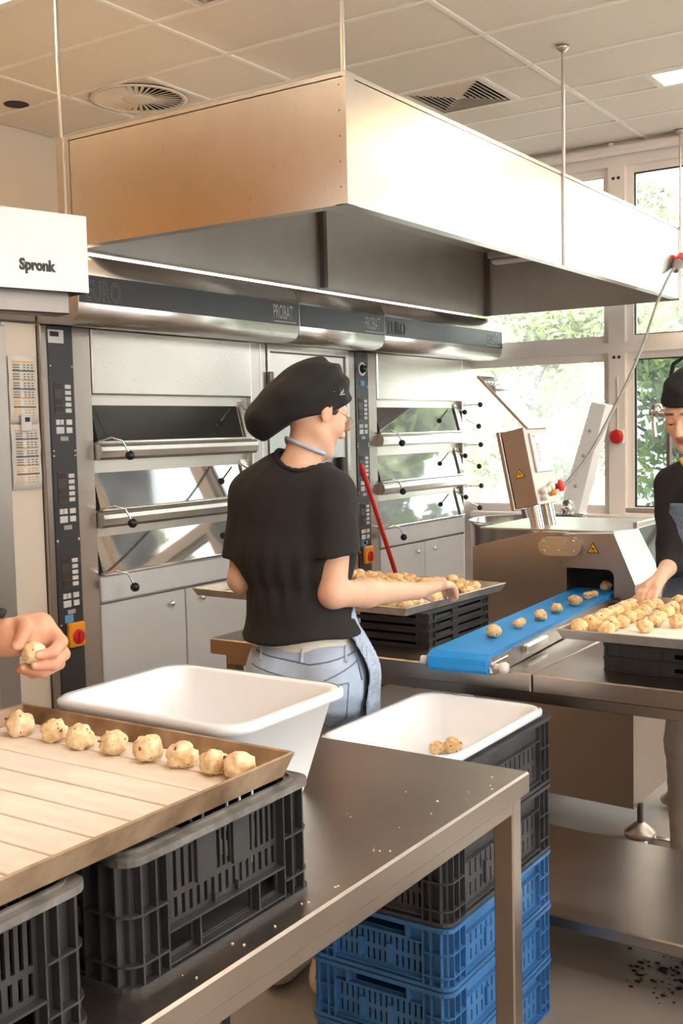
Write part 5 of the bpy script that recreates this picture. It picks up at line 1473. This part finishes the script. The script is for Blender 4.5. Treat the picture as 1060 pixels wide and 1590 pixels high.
# T-shirt
def w_shirt(p):
    z = p[:, 2]
    blouse = .017 + .020 * np.exp(-((z - 1.25) / .07) ** 2) + .028 * np.clip((1.14 - z) / .13, 0, 1) - .006 * np.exp(-((z - 1.165) / .02) ** 2)
    d = w_trunk(p, .004) - blouse + .006
    sl = cap(p, (J['rs'][0] - .012, J['rs'][1], J['rs'][2] + .008), (J['re'][0] + .010, J['re'][1] + .004, J['re'][2] + .04), .064, .074)
    sl2 = cap(p, (J['ls'][0] + .012, J['ls'][1], J['ls'][2] + .005), (J['le'][0], J['le'][1], J['le'][2] + .02), .062, .064)
    sl = smax(sl, plane(p, (.14, -.05, 1.258), (.10, .02, -1)), .008)
    sl2 = smax(sl2, plane(p, (-.15, .08, 1.235), (-.15, .1, -1)), .008)
    d = smin(d, sl, .022); d = smin(d, sl2, .022)
    lower = np.clip((1.30 - z) / .3, .25, 1)
    d = d + folds(p, 22, .0052, (1, 1, .42)) * lower + folds(p, 50, .0012, (1, 1, .5))
    d = d + .0035 * np.sin(np.arctan2(p[:, 0] - .02, p[:, 1] - .04) * 17 + 3 * np.sin(z * 9)) * np.exp(-((z - 1.19) / .07) ** 2)
    hem = plane(p, (.02, .04, 1.024), (.06, .05, -1)) + .006 * np.sin(p[:, 0] * 22) * 1
    d = smax(d, hem, .008)
    nk = cap(p, (.040, .022, 1.40), (.056, .028, 1.70), .070, .085)
    return smax(d, -np.maximum(nk, 1.485 - z + (p[:, 0] - .03) * .10), .008)
sdf_part('shirt', w_shirt, (-.28, -.2, .98), (.30, .32, 1.56), .005, 'shirt_black', wo)
def collar_pts(n=48):
    pts = []
    for k in range(n + 1):
        a = 2 * PI * k / n
        o = np.array([.045 + .076 * math.cos(a), .024 + .076 * math.sin(a)])
        best = None
        zs = np.linspace(1.60, 1.40, 90); q = np.stack([np.full(90, o[0]), np.full(90, o[1]), zs], 1).astype(np.float32)
        f = w_shirt(q); j = np.argmax(f < .001); pts.append((float(o[0]), float(o[1]), float(zs[j]) + .001))
    return pts
b = MB(); b.tube(collar_pts(), .0065, 8, False); b.build('collar', 'shirt_black', wo)
def w_under(p):
    d = w_trunk(p, .012); z = p[:, 2]
    return smax(smax(d, 1.0 - .012 - z + .0 * p[:, 0], .004), z - 1.05, .004) + folds(p, 50, .001)
sdf_part('undershirt', w_under, (-.2, -.2, .95), (.28, .26, 1.08), .005, 'undershirt', wo)
def w_jeans(p):
    d = smin(w_trunk(p, .006), w_legs(p, .006), .04)
    d = smin(d, ell(p, (.10, -.075, .885), (.085, .09, .10), TF), .05); d = smin(d, ell(p, (-.035, -.02, .885), (.085, .09, .10), TF), .05)
    d = d + folds(p, 34, .0035, (1, 1, 1.6)) * np.clip((.93 - p[:, 2]) / .1, .15, 1)
    return smax(smax(d, p[:, 2] - 1.006, .005), .085 - p[:, 2], .005)
sdf_part('jeans', w_jeans, (-.22, -.24, .06), (.32, .26, 1.03), .006, 'denim_light', wo)
def on_surface(f, u, z, off=.0015):
    ws = np.linspace(-.40, .2, 241); q = np.stack([np.full(241, u), ws, np.full(241, z)], 1).astype(np.float32)
    v = f(q); j = int(np.argmax(v < 0)); return (u, float(ws[j]) - off, z)
def seam(f, path, r, name, mat, parent, n=14):
    pts = []
    for i in range(len(path) - 1):
        for k in range(n):
            t_ = k / n; pts.append(on_surface(f, path[i][0] + (path[i + 1][0] - path[i][0]) * t_, path[i][1] + (path[i + 1][1] - path[i][1]) * t_))
    pts.append(on_surface(f, *path[-1]))
    b = MB(); b.tube(pts, r, 6); return b.build(name, mat, parent)
seam(w_jeans, [(-.11, .952), (.0, .925), (.045, .91), (.10, .928), (.185, .962)], .0022, 'yoke_seam', 'denim_seam', wo)
seam(w_jeans, [(-.10, .985), (.05, .962), (.19, .985)], .0025, 'waistband_seam', 'denim_seam', wo)
seam(w_jeans, [(.065, .91), (.062, .82), (.105, .785), (.15, .815), (.158, .915), (.065, .91)], .002, 'pocket_seam', 'denim_seam', wo)
seam(w_jeans, [(-.075, .925), (-.078, .83), (-.045, .795), (.005, .82), (.005, .905), (-.075, .925)], .002, 'pocket_seam', 'denim_seam', wo)
seam(w_jeans, [(.038, .91), (.032, .82), (.030, .76)], .002, 'centre_seam', 'denim_seam', wo)
for u in (-.085, .03, .15):
    seam(w_jeans, [(u, .965), (u + .002, 1.0)], .005, 'belt_loop', 'denim_light', wo, 4)
# denim apron on her front, its edge showing at the right hip; halter strap round the neck
def w_apron(p):
    base = smin(smin(w_trunk(p, .006), w_legs(p, .012), .06), cap(p, (.08, .07, .90), (.10, .06, .55), .13, .15), .05)
    d = np.abs(base - .022 + folds(p, 24, .003)) - .0035
    q = (p - A(.03, .03, 0)) @ TF
    lim = np.where(q[:, 1] > 0, .075, -.028) + .10 * np.clip((p[:, 2] - 1.05) / .12, 0, 1)
    d = smax(d, -(q[:, 0] - lim), .006)
    d = smax(d, np.abs(q[:, 1]) - np.where(p[:, 2] > 1.12, .10, .5), .01)
    return smax(smax(d, p[:, 2] - 1.40, .005), .62 - p[:, 2], .005)
sdf_part('apron', w_apron, (-.25, -.2, .58), (.36, .36, 1.43), .006, 'denim_light', wo)
b = MB()
sp_ = []
for k in range(33):
    a = R(-225 + 270 * k / 32.0); z = 1.556 - .40 * .058 * math.cos(a) - .030 * max(0, math.sin(a))
    f_ = (z - 1.43) / .17; cx_, cy_ = .012 + .054 * f_, .005 + .023 * f_
    sp_.append((cx_ + 0.0605 * math.cos(a), cy_ + 0.0605 * math.sin(a), z))
b.tube(sp_, .0055, 8); b.build('neck_strap', 'denim_light', wo)
# slouchy cap
CP0 = np.array([.185, 1.684]); CP1 = np.array([-.045, 1.583])
def w_cap(p):
    q = ((p - A(*HC)) @ HA) / HS
    d = ell(q, (-.010, 0, .030), (.110, .090, .112)) * HS
    ca, sa = math.cos(R(37)), math.sin(R(37))
    bx = np.array([[ca, 0, -sa], [0, 1, 0], [sa, 0, ca]], np.float32)
    bag = ell(p, (.022, .045, 1.686), (.148, .108, .080), bx)
    d = smin(d, bag, .035)
    d = smin(d, ell(p, (-.055, .05, 1.632), (.055, .085, .050)), .04)
    d = smin(d, ell(p, (.105, .04, 1.725), (.07, .085, .055)), .03)
    dr = (CP1 - CP0) / np.linalg.norm(CP1 - CP0); nx, nz = -dr[1], dr[0]
    if nz > 0: nx, nz = -nx, -nz
    cut = (p[:, 0] - CP0[0]) * nx + (p[:, 2] - CP0[1]) * nz + .010 * np.sin(p[:, 0] * 26 + 1)
    d = d + folds(p, 30, .0042, (1, 1, 1)) + .0045 * np.sin((p[:, 2] - p[:, 0] * .55) * 95 + 2 * np.sin(p[:, 0] * 18)) * np.clip((p[:, 0] - .02) / .1, 0, 1)
    return smax(d, cut, .010)
cpo = sdf_part('cap', w_cap, (-.16, -.12, 1.54), (.24, .2, 1.83), .0045, 'cap_black', wo)
b = MB()
for a in range(-60, 61, 30):
    c0 = np.array(on_surface(w_cap, .153, 1.694, .002))
    r1 = .021
    dx, dz = math.sin(R(a)) * r1, math.cos(R(a)) * r1
    p1 = np.array(on_surface(w_cap, float(c0[0] + dx), float(c0[2] + dz), .002)); n_ = np.array([dz, 0, -dx]) * .2
    m_ = (c0 + p1) / 2
    b.add([tuple(c0), tuple(m_ + n_), tuple(p1), tuple(m_ - n_)], [(0, 1, 2, 3)])
b.build('emblem', 'emblem_silver', cpo)
# glasses
gl = link('glasses', None, wo)
for sd in (-1, 1):
    cc = A(*HC) + HA @ (A(.101, .031 * sd, .0) * HS)
    ring = [tuple(float(x) for x in (cc + HA @ A(.004 * math.cos(a * 2), .024 * math.cos(a), .0215 * math.sin(a)))) for a in np.linspace(0, 2 * PI, 25)]
    b = MB(); b.tube(ring, .0013, 6, False); b.build('glasses_rim', 'wire_gold', gl)
    lens = MB(); lens.add(ring[:-1], [tuple(range(24))]); lens.build('glasses_lens', 'lens', gl)
    e0 = A(*HC) + HA @ (A(.104, .055 * sd, .006) * HS); e1 = A(*HC) + HA @ (A(.06, .074 * sd, .010) * HS); e2 = A(*HC) + HA @ (A(-.008, .082 * sd, .018) * HS)
    b = MB(); b.tube([tuple(map(float, e0)), tuple(map(float, e1)), tuple(map(float, e2))], .0013, 6); b.build('glasses_temple', 'wire_gold', gl)
g0 = A(*HC) + HA @ (A(.112, .009, .006) * HS); g1 = A(*HC) + HA @ (A(.112, -.009, .006) * HS)
b = MB(); b.tube([tuple(map(float, g0)), tuple(map(float, g1))], .0013, 6); b.build('glasses_bridge', 'wire_gold', gl)
# hair: short strands at nape and temple, under the cap edge
def w_hair(p):
    q = ((p - A(*HC)) @ HA) / HS; qa = q.copy(); qa[:, 1] = np.abs(qa[:, 1])
    d = ell(qa, (.012, .066, .022), (.020, .014, .026)) * HS
    return d + folds(p, 150, .002)
sdf_part('hair', w_hair, (-.05, -.12, 1.56), (.2, .2, 1.74), .004, 'hair_brown', wo)
def shoe(parent, x, y, ang, mat='shoe_white'):
    rz = np.array([[math.cos(ang), -math.sin(ang)], [math.sin(ang), math.cos(ang)]], np.float32)
    def f(p):
        q = p.copy(); q[:, :2] = (p[:, :2] - A(x, y)) @ rz
        d = ell(q, (.05, 0, .040), (.150, .050, .042)); d = smin(d, ell(q, (-.03, 0, .07), (.06, .044, .055)), .03)
        return smax(d, .003 - p[:, 2], .006)
    sdf_part('shoe', f, (x - .26, y - .26, -.01), (x + .26, y + .26, .16), .007, mat, parent)
shoe(wo, -.045, .04, math.atan2(.91, .42)); shoe(wo, .09, -.02, math.atan2(.91, .42))

# --- the worker at the right edge, bending over the tray
wr = thing('person', 'worker in black cardigan, denim apron and black cap cut by the right edge', 'person', (3.80, .93, 0), PERSON_RZ)
RF = axes2(-.52, -.85)
RC = (-.182, -.02, 1.628); RA = head_axes(-.62, -.78, R(24)); RS = .97
K2 = dict(rs=(-.222, .03, 1.385), re=(-.238, -.035, 1.135), rw=(-.330, -.205, 1.105), ls=(.085, -.10, 1.385), le=(.13, -.16, 1.13), lw=(.0, -.33, 1.09))
h2 = np.array([-.60, -.70, -.38]); h2 /= np.linalg.norm(h2); l2 = np.cross(h2, np.array([0, 0, 1.0])); l2 /= np.linalg.norm(l2); n2 = np.cross(l2, h2)
rk = np.array(K2['rw']) + h2 * .070
rf = [(K2['rw'], tuple(rk + l2 * .014), .022, .018), (K2['rw'], tuple(rk - l2 * .016), .022, .017)]
for off, ln in ((.026, .9), (.009, 1.0), (-.009, .97), (-.026, .8)):
    b0 = rk + l2 * off; m1 = b0 + h2 * .034 * ln; m2 = m1 + h2 * .020 * ln - n2 * .012; m3 = m2 + h2 * .012 * ln - n2 * .012
    rf += [(tuple(b0), tuple(m1), .0105, .0094), (tuple(m1), tuple(m2), .0094, .0086), (tuple(m2), tuple(m3), .0086, .0076)]
for sgn in (1,):
    b0 = np.array(K2['rw']) + h2 * .025 + l2 * .020; m1 = b0 + h2 * .032 + l2 * .020 - n2 * .006; rf += [(tuple(b0), tuple(m1), .0125, .0105), (tuple(m1), tuple(m1 + h2 * .026 - n2 * .010), .0100, .0082)]
lk = np.array(K2['lw']); h3 = np.array([-.3, -.9, -.3]); h3 /= np.linalg.norm(h3); l3 = np.array([.95, -.3, 0])
lf2 = [(K2['lw'], tuple(lk + h3 * .07 + l3 * .014), .022, .017), (K2['lw'], tuple(lk + h3 * .07 - l3 * .014), .022, .017)]
for off in (.026, .009, -.009, -.026):
    b0 = lk + h3 * .072 + l3 * off; lf2 += [(tuple(b0), tuple(b0 + h3 * .045), .010, .009), (tuple(b0 + h3 * .045), tuple(b0 + h3 * .06 - up * .02), .009, .0078)]
lf2 += [(tuple(lk + h3 * .03 - l3 * .02), tuple(lk + h3 * .07 - l3 * .045), .012, .0085)]
def r_trunk(p, g=0.0):
    d = ell(p, (-.078, .0, 1.29), (.110 + g, .158 + g, .20 + g), RF)
    d = smin(d, cap(p, (-.19, .02, 1.385), (.05, -.085, 1.385), .060 + g, .060 + g), .06)
    d = smin(d, ell(p, (-.055, .025, 1.09), (.105 + g, .135 + g, .16), RF), .07)
    d = smin(d, ell(p, (-.04, .05, .92), (.118 + g, .158 + g, .15), RF), .07)
    return d
def r_legs(p, g=0.0):
    d = smin(cap(p, (-.115, .09, .90), (-.150, .09, .48), .086 + g, .058 + g), cap(p, (-.150, .09, .48), (-.14, .11, .09), .058 + g, .046 + g), .03)
    e = smin(cap(p, (.035, .02, .90), (.03, .02, .48), .086 + g, .058 + g), cap(p, (.03, .02, .48), (.04, .05, .09), .058 + g, .046 + g), .03)
    return smin(d, e, .02)
def r_arm(p, g=0.0, fore=True, side='r'):
    s_, e_, w_ = K2[side + 's'], K2[side + 'e'], K2[side + 'w']
    d = cap(p, s_, e_, .046 + g, .038 + g)
    if fore: d = smin(d, cap(p, e_, w_, .038 + g, .024 + g), .02)
    return d
def r_body(p):
    d = smin(r_trunk(p, -.02), r_legs(p, -.016), .03)
    d = smin(d, cap(p, (-.10, -.005, 1.39), (-.155, -.005, 1.57), .056, .048), .045)
    d = smin(d, head_sdf(p, RC, RA, RS), .022)
    d = smin(d, r_arm(p, -.003, True, 'r'), .03); d = smin(d, r_arm(p, -.003, True, 'l'), .03)
    return smin(smin(d, hand_caps(p, rf, .005), .006), hand_caps(p, lf2, .005), .006)
sdf_part('body', r_body, (-.48, -.52, .03), (.26, .24, 1.80), .0048, 'skin', wr, lambda p: head_tone(p, RC, RA, SK, RS, (.12, .07, .05)), 1)
eyes(wr, RC, RA, RS)
def r_cardigan(p):
    d = r_trunk(p, .014)
    for s in 'rl':
        s_, e_, w_ = [np.array(K2[s + k]) for k in 'sew']
        a = smin(cap(p, tuple(s_), tuple(e_), .060, .050), cap(p, tuple(e_), tuple(e_ * .80 + w_ * .20), .050, .046), .02)
        d = smin(d, a, .025)
    d = d + folds(p, 30, .004, (1, 1, .7))
    d = smax(d, .93 - p[:, 2], .008)
    nk = cap(p, (-.11, -.02, 1.36), (-.16, -.03, 1.62), .062, .075)
    d = smax(d, -np.maximum(nk, 1.39 - p[:, 2]), .008)
    return d
sdf_part('cardigan', r_cardigan, (-.36, -.28, .9), (.24, .22, 1.5), .006, 'shirt_black', wr)
def r_trousers(p):
    d = smin(r_trunk(p, .006), r_legs(p, .014), .04) + folds(p, 30, .003, (1, 1, 1.4))
    return smax(smax(d, p[:, 2] - 1.0, .005), .08 - p[:, 2], .005)
sdf_part('trousers', r_trousers, (-.28, -.2, .05), (.22, .26, 1.03), .007, 'trousers_grey', wr)
def r_apron(p):
    base = smin(smin(r_trunk(p, .020), r_legs(p, .03), .06), cap(p, (-.08, -.05, .93), (-.07, -.05, .5), .13, .15), .05)
    d = np.abs(base - .020 + folds(p, 22, .003)) - .004
    q = (p - A(-.06, .02, 0)) @ RF
    d = smax(d, -(q[:, 0] - .025 + .02 * np.clip((p[:, 2] - 1.0) / .3, 0, 1)), .006)
    bib = np.abs(q[:, 1]) - np.where(p[:, 2] > 1.08, .155 - .10 * np.clip(p[:, 2] - 1.10, 0, 1), .30)
    d = smax(d, bib, .012)
    return smax(smax(d, p[:, 2] - 1.335, .005), .66 - p[:, 2], .005)
ap = sdf_part('apron', r_apron, (-.36, -.36, .42), (.26, .2, 1.38), .006, 'denim_blue', wr)
b = MB(); b.tube([(-.165, -.115, 1.30), (-.185, -.085, 1.39), (-.165, .0, 1.455)], [.010, .010, .010], 8); b.build('apron_strap', 'denim_blue', ap)
b = MB(); b.tube([(-.06, -.150, 1.30), (-.06, -.125, 1.39), (-.07, -.05, 1.45)], [.010, .010, .010], 8); b.build('apron_strap', 'denim_blue', ap)
b = MB(); b.lathe([(.0, -.004), (.009, -.003), (.010, .0)], 12, (-.172, -.128, 1.29), 'y'); b.build('buckle', 'chrome', ap)
b = MB(); b.tube([(-.205, -.02, 1.475), (-.20, -.075, 1.44), (-.165, -.12, 1.40), (-.11, -.12, 1.42)], .008, 8); b.build('lanyard', 'strap_yellow', wr)
def r_cap(p):
    q = ((p - A(*RC)) @ RA) / RS
    d = ell(q, (-.014, 0, .034), (.107, .086, .106)) * RS
    d = smin(d, ell(q, (-.06, 0, .07), (.09, .085, .07)) * RS, .03) + folds(p, 40, .003)
    return smax(d, -(q[:, 2] - .046 - q[:, 0] * .10), .008)
rc = sdf_part('cap', r_cap, (-.36, -.22, 1.55), (.02, .2, 1.84), .005, 'cap_black', wr)
shoe(wr, -.14, .09, math.atan2(-.85, -.52)); shoe(wr, .04, .03, math.atan2(-.85, -.52))

# --- the man at the left edge: only his forearm and hand reach into the frame
mn = thing('person', 'worker in black sleeves at the left edge holding a dough ball in his fingers', 'person', (1.02, 2.02, 0), PERSON_RZ)
MF = axes2(.35, -.94)
MC = (.10, -.02, 1.72); MA = head_axes(.45, -.89, R(22)); MS = 1.03
SKM = rgb(210, 158, 130)[:3]
S_, E_, W_ = (.20, .06, 1.47), (.285, -.0, 1.225), (.522, -.045, 1.246)
mf = [(W_, (.570, -.030, 1.262), .033, .026), (W_, (.572, -.024, 1.232), .033, .027), ((.556, -.028, 1.262), (.592, -.030, 1.240), .024, .020),
      ((.585, -.030, 1.262), (.611, -.045, 1.236), .0130, .0118), ((.611, -.045, 1.236), (.602, -.070, 1.222), .0115, .0108), ((.602, -.070, 1.222), (.583, -.086, 1.221), .0104, .0090),
      ((.590, -.026, 1.246), (.612, -.036, 1.212), .0130, .0118), ((.612, -.036, 1.212), (.600, -.066, 1.200), .0115, .0105), ((.600, -.066, 1.200), (.575, -.083, 1.202), .0104, .0090),
      ((.585, -.020, 1.230), (.600, -.026, 1.193), .0125, .0112), ((.600, -.026, 1.193), (.580, -.056, 1.184), .0112, .0104), ((.580, -.056, 1.184), (.551, -.070, 1.196), .0102, .0088),
      ((.570, -.015, 1.222), (.578, -.014, 1.184), .0115, .0102), ((.578, -.014, 1.184), (.556, -.036, 1.178), .0100, .0092), ((.556, -.036, 1.178), (.536, -.050, 1.190), .0090, .0078),
      ((.540, -.045, 1.268), (.557, -.074, 1.266), .0165, .0140), ((.557, -.074, 1.266), (.547, -.088, 1.240), .0130, .0108)]
def m_arm(p, g=0.0):
    d = cap(p, S_, E_, .056 + g, .048 + g)
    mid = tuple(np.array(E_) * .6 + np.array(W_) * .4)
    d = smin(d, cap(p, E_, mid, .048 + g, .047 + g), .02); return smin(d, cap(p, mid, W_, .047 + g, .033 + g), .02)
S2, E2, W2 = (-.19, -.05, 1.47), (-.27, -.09, 1.2), (-.10, -.30, 1.14)
def m_trunk(p, g=0.0):
    d = ell(p, (.0, .02, 1.33), (.125 + g, .185 + g, .22 + g), MF); d = smin(d, cap(p, (.15, .05, 1.465), (-.15, -.03, 1.465), .065 + g, .065 + g), .06)
    d = smin(d, ell(p, (.0, .03, 1.10), (.12 + g, .165 + g, .2), MF), .07)
    return smin(d, ell(p, (.0, .04, .95), (.125 + g, .17 + g, .14), MF), .07)
def m_legs(p, g=0.0):
    d = smin(cap(p, (.085, .06, .92), (.09, .05, .5), .092 + g, .062 + g), cap(p, (.09, .05, .5), (.09, .07, .09), .062 + g, .048 + g), .03)
    e = smin(cap(p, (-.085, .02, .92), (-.09, .0, .5), .092 + g, .062 + g), cap(p, (-.09, .0, .5), (-.09, .03, .09), .062 + g, .048 + g), .03)
    return smin(d, e, .02)
def m_body(p):
    d = smin(m_trunk(p, -.02), m_legs(p, -.016), .03)
    d = smin(d, cap(p, (.01, .01, 1.46), (.07, -.0, 1.65), .062, .058), .045)
    d = smin(d, head_sdf(p, MC, MA, MS), .022)
    d = smin(d, m_arm(p), .03)
    d = smin(d, cap(p, S2, E2, .054, .046), .03); d = smin(d, cap(p, E2, W2, .046, .03), .02)
    l4 = np.array([.6, -.8, -.1]); s4 = np.array([.8, .6, 0])
    lf4 = [(W2, tuple(np.array(W2) + l4 * .08 + s4 * .015), .026, .020), (W2, tuple(np.array(W2) + l4 * .08 - s4 * .015), .026, .020)] + [(tuple(np.array(W2) + l4 * .085 + s4 * o), tuple(np.array(W2) + l4 * .15 + s4 * o - up * .02), .011, .009) for o in (.03, .01, -.01, -.03)] + [(tuple(np.array(W2) + l4 * .03 + s4 * .03), tuple(np.array(W2) + l4 * .07 + s4 * .055), .013, .010)]
    d = smin(d, hand_caps(p, lf4, .005), .006)
    return d
def m_hand_body(p): return smin(m_body(p), hand_caps(p, mf, .0042), .005)
NAILS = [((.5815, -.094, 1.224), .007), ((.5725, -.091, 1.206), .007), ((.549, -.078, 1.199), .0068), ((.542, -.096, 1.240), .009)]
def m_tone(p):
    c = head_tone(p, MC, MA, SKM, MS, (.05, .03, .02))
    for k in mf[3:]:
        w = .30 * np.exp(-((p - A(*k[1])) ** 2).sum(1) / .00022)[:, None]; c = c * (1 - w) + np.array((SKM[0] * 1.02, SKM[1] * .70, SKM[2] * .60), np.float32) * w
    w = .30 * np.exp(-((p - A(.575, -.055, 1.245)) ** 2).sum(1) / .0006)[:, None]; c = c * (1 - w) + np.array(rgb(236, 196, 172)[:3], np.float32) * w
    for q, r_ in NAILS:
        w = np.clip(1.6 - np.linalg.norm(p - A(*q), axis=1) / (r_ * .75), 0, 1)[:, None]; c = c * (1 - w) + np.array(rgb(240, 206, 184)[:3], np.float32) * w
    return c
sdf_part('body', m_hand_body, (-.34, -.42, .03), (.66, .24, 1.90), .0036, 'skin', mn, m_tone, 1)
eyes(mn, MC, MA, MS)
def m_sweater(p):
    d = m_trunk(p, .012)
    sl = m_arm(p, .021)
    sl = smax(sl, (p[:, 0] - .520) - (p[:, 2] - 1.300) * .9 + .004 * np.sin(p[:, 1] * 60), .008)
    d = smin(d, sl, .03)
    e = smin(cap(p, S2, E2, .066, .058), cap(p, E2, tuple(np.array(E2) * .4 + np.array(W2) * .6), .058, .045), .02); d = smin(d, e, .03)
    d = d + folds(p, 40, .003, (1, 1, 1))
    d = smax(d, .94 - p[:, 2], .008)
    return smax(d, -np.maximum(cap(p, (.02, .0, 1.45), (.07, 0, 1.7), .07, .085), 1.49 - p[:, 2]), .008)
sdf_part('sweater', m_sweater, (-.38, -.32, .9), (.58, .24, 1.6), .007, 'shirt_black', mn)
def m_trousers(p):
    return smax(smax(smin(m_trunk(p, .006), m_legs(p, .012), .04) + folds(p, 30, .003), p[:, 2] - .99, .005), .08 - p[:, 2], .005)
sdf_part('trousers', m_trousers, (-.26, -.2, .05), (.26, .26, 1.02), .009, 'trousers_grey', mn)
def m_cap(p):
    q = ((p - A(*MC)) @ MA) / MS
    return smax((ell(q, (-.014, 0, .034), (.107, .086, .106)) + folds(p, 40, .003)) * MS, -(q[:, 2] - .046 - q[:, 0] * .10), .008)
sdf_part('cap', m_cap, (-.1, -.2, 1.65), (.3, .16, 1.95), .006, 'cap_black', mn)
shoe(mn, .09, .06, math.atan2(-.94, .35), 'cap_black'); shoe(mn, -.09, .02, math.atan2(-.94, .35), 'cap_black')
bp_ = Matrix.Rotation(PERSON_RZ, 3, 'Z') @ Vector((.5685, -.072, 1.206)) + Vector((1.02, 2.02, 0))
ball(dough_mesh(91, .0205, 'dough_pale', .22, .95), bp_.x, bp_.y, bp_.z, 'dough ball held between the fingers of the hand at the left edge', None, .5, 1.0, seed=91)
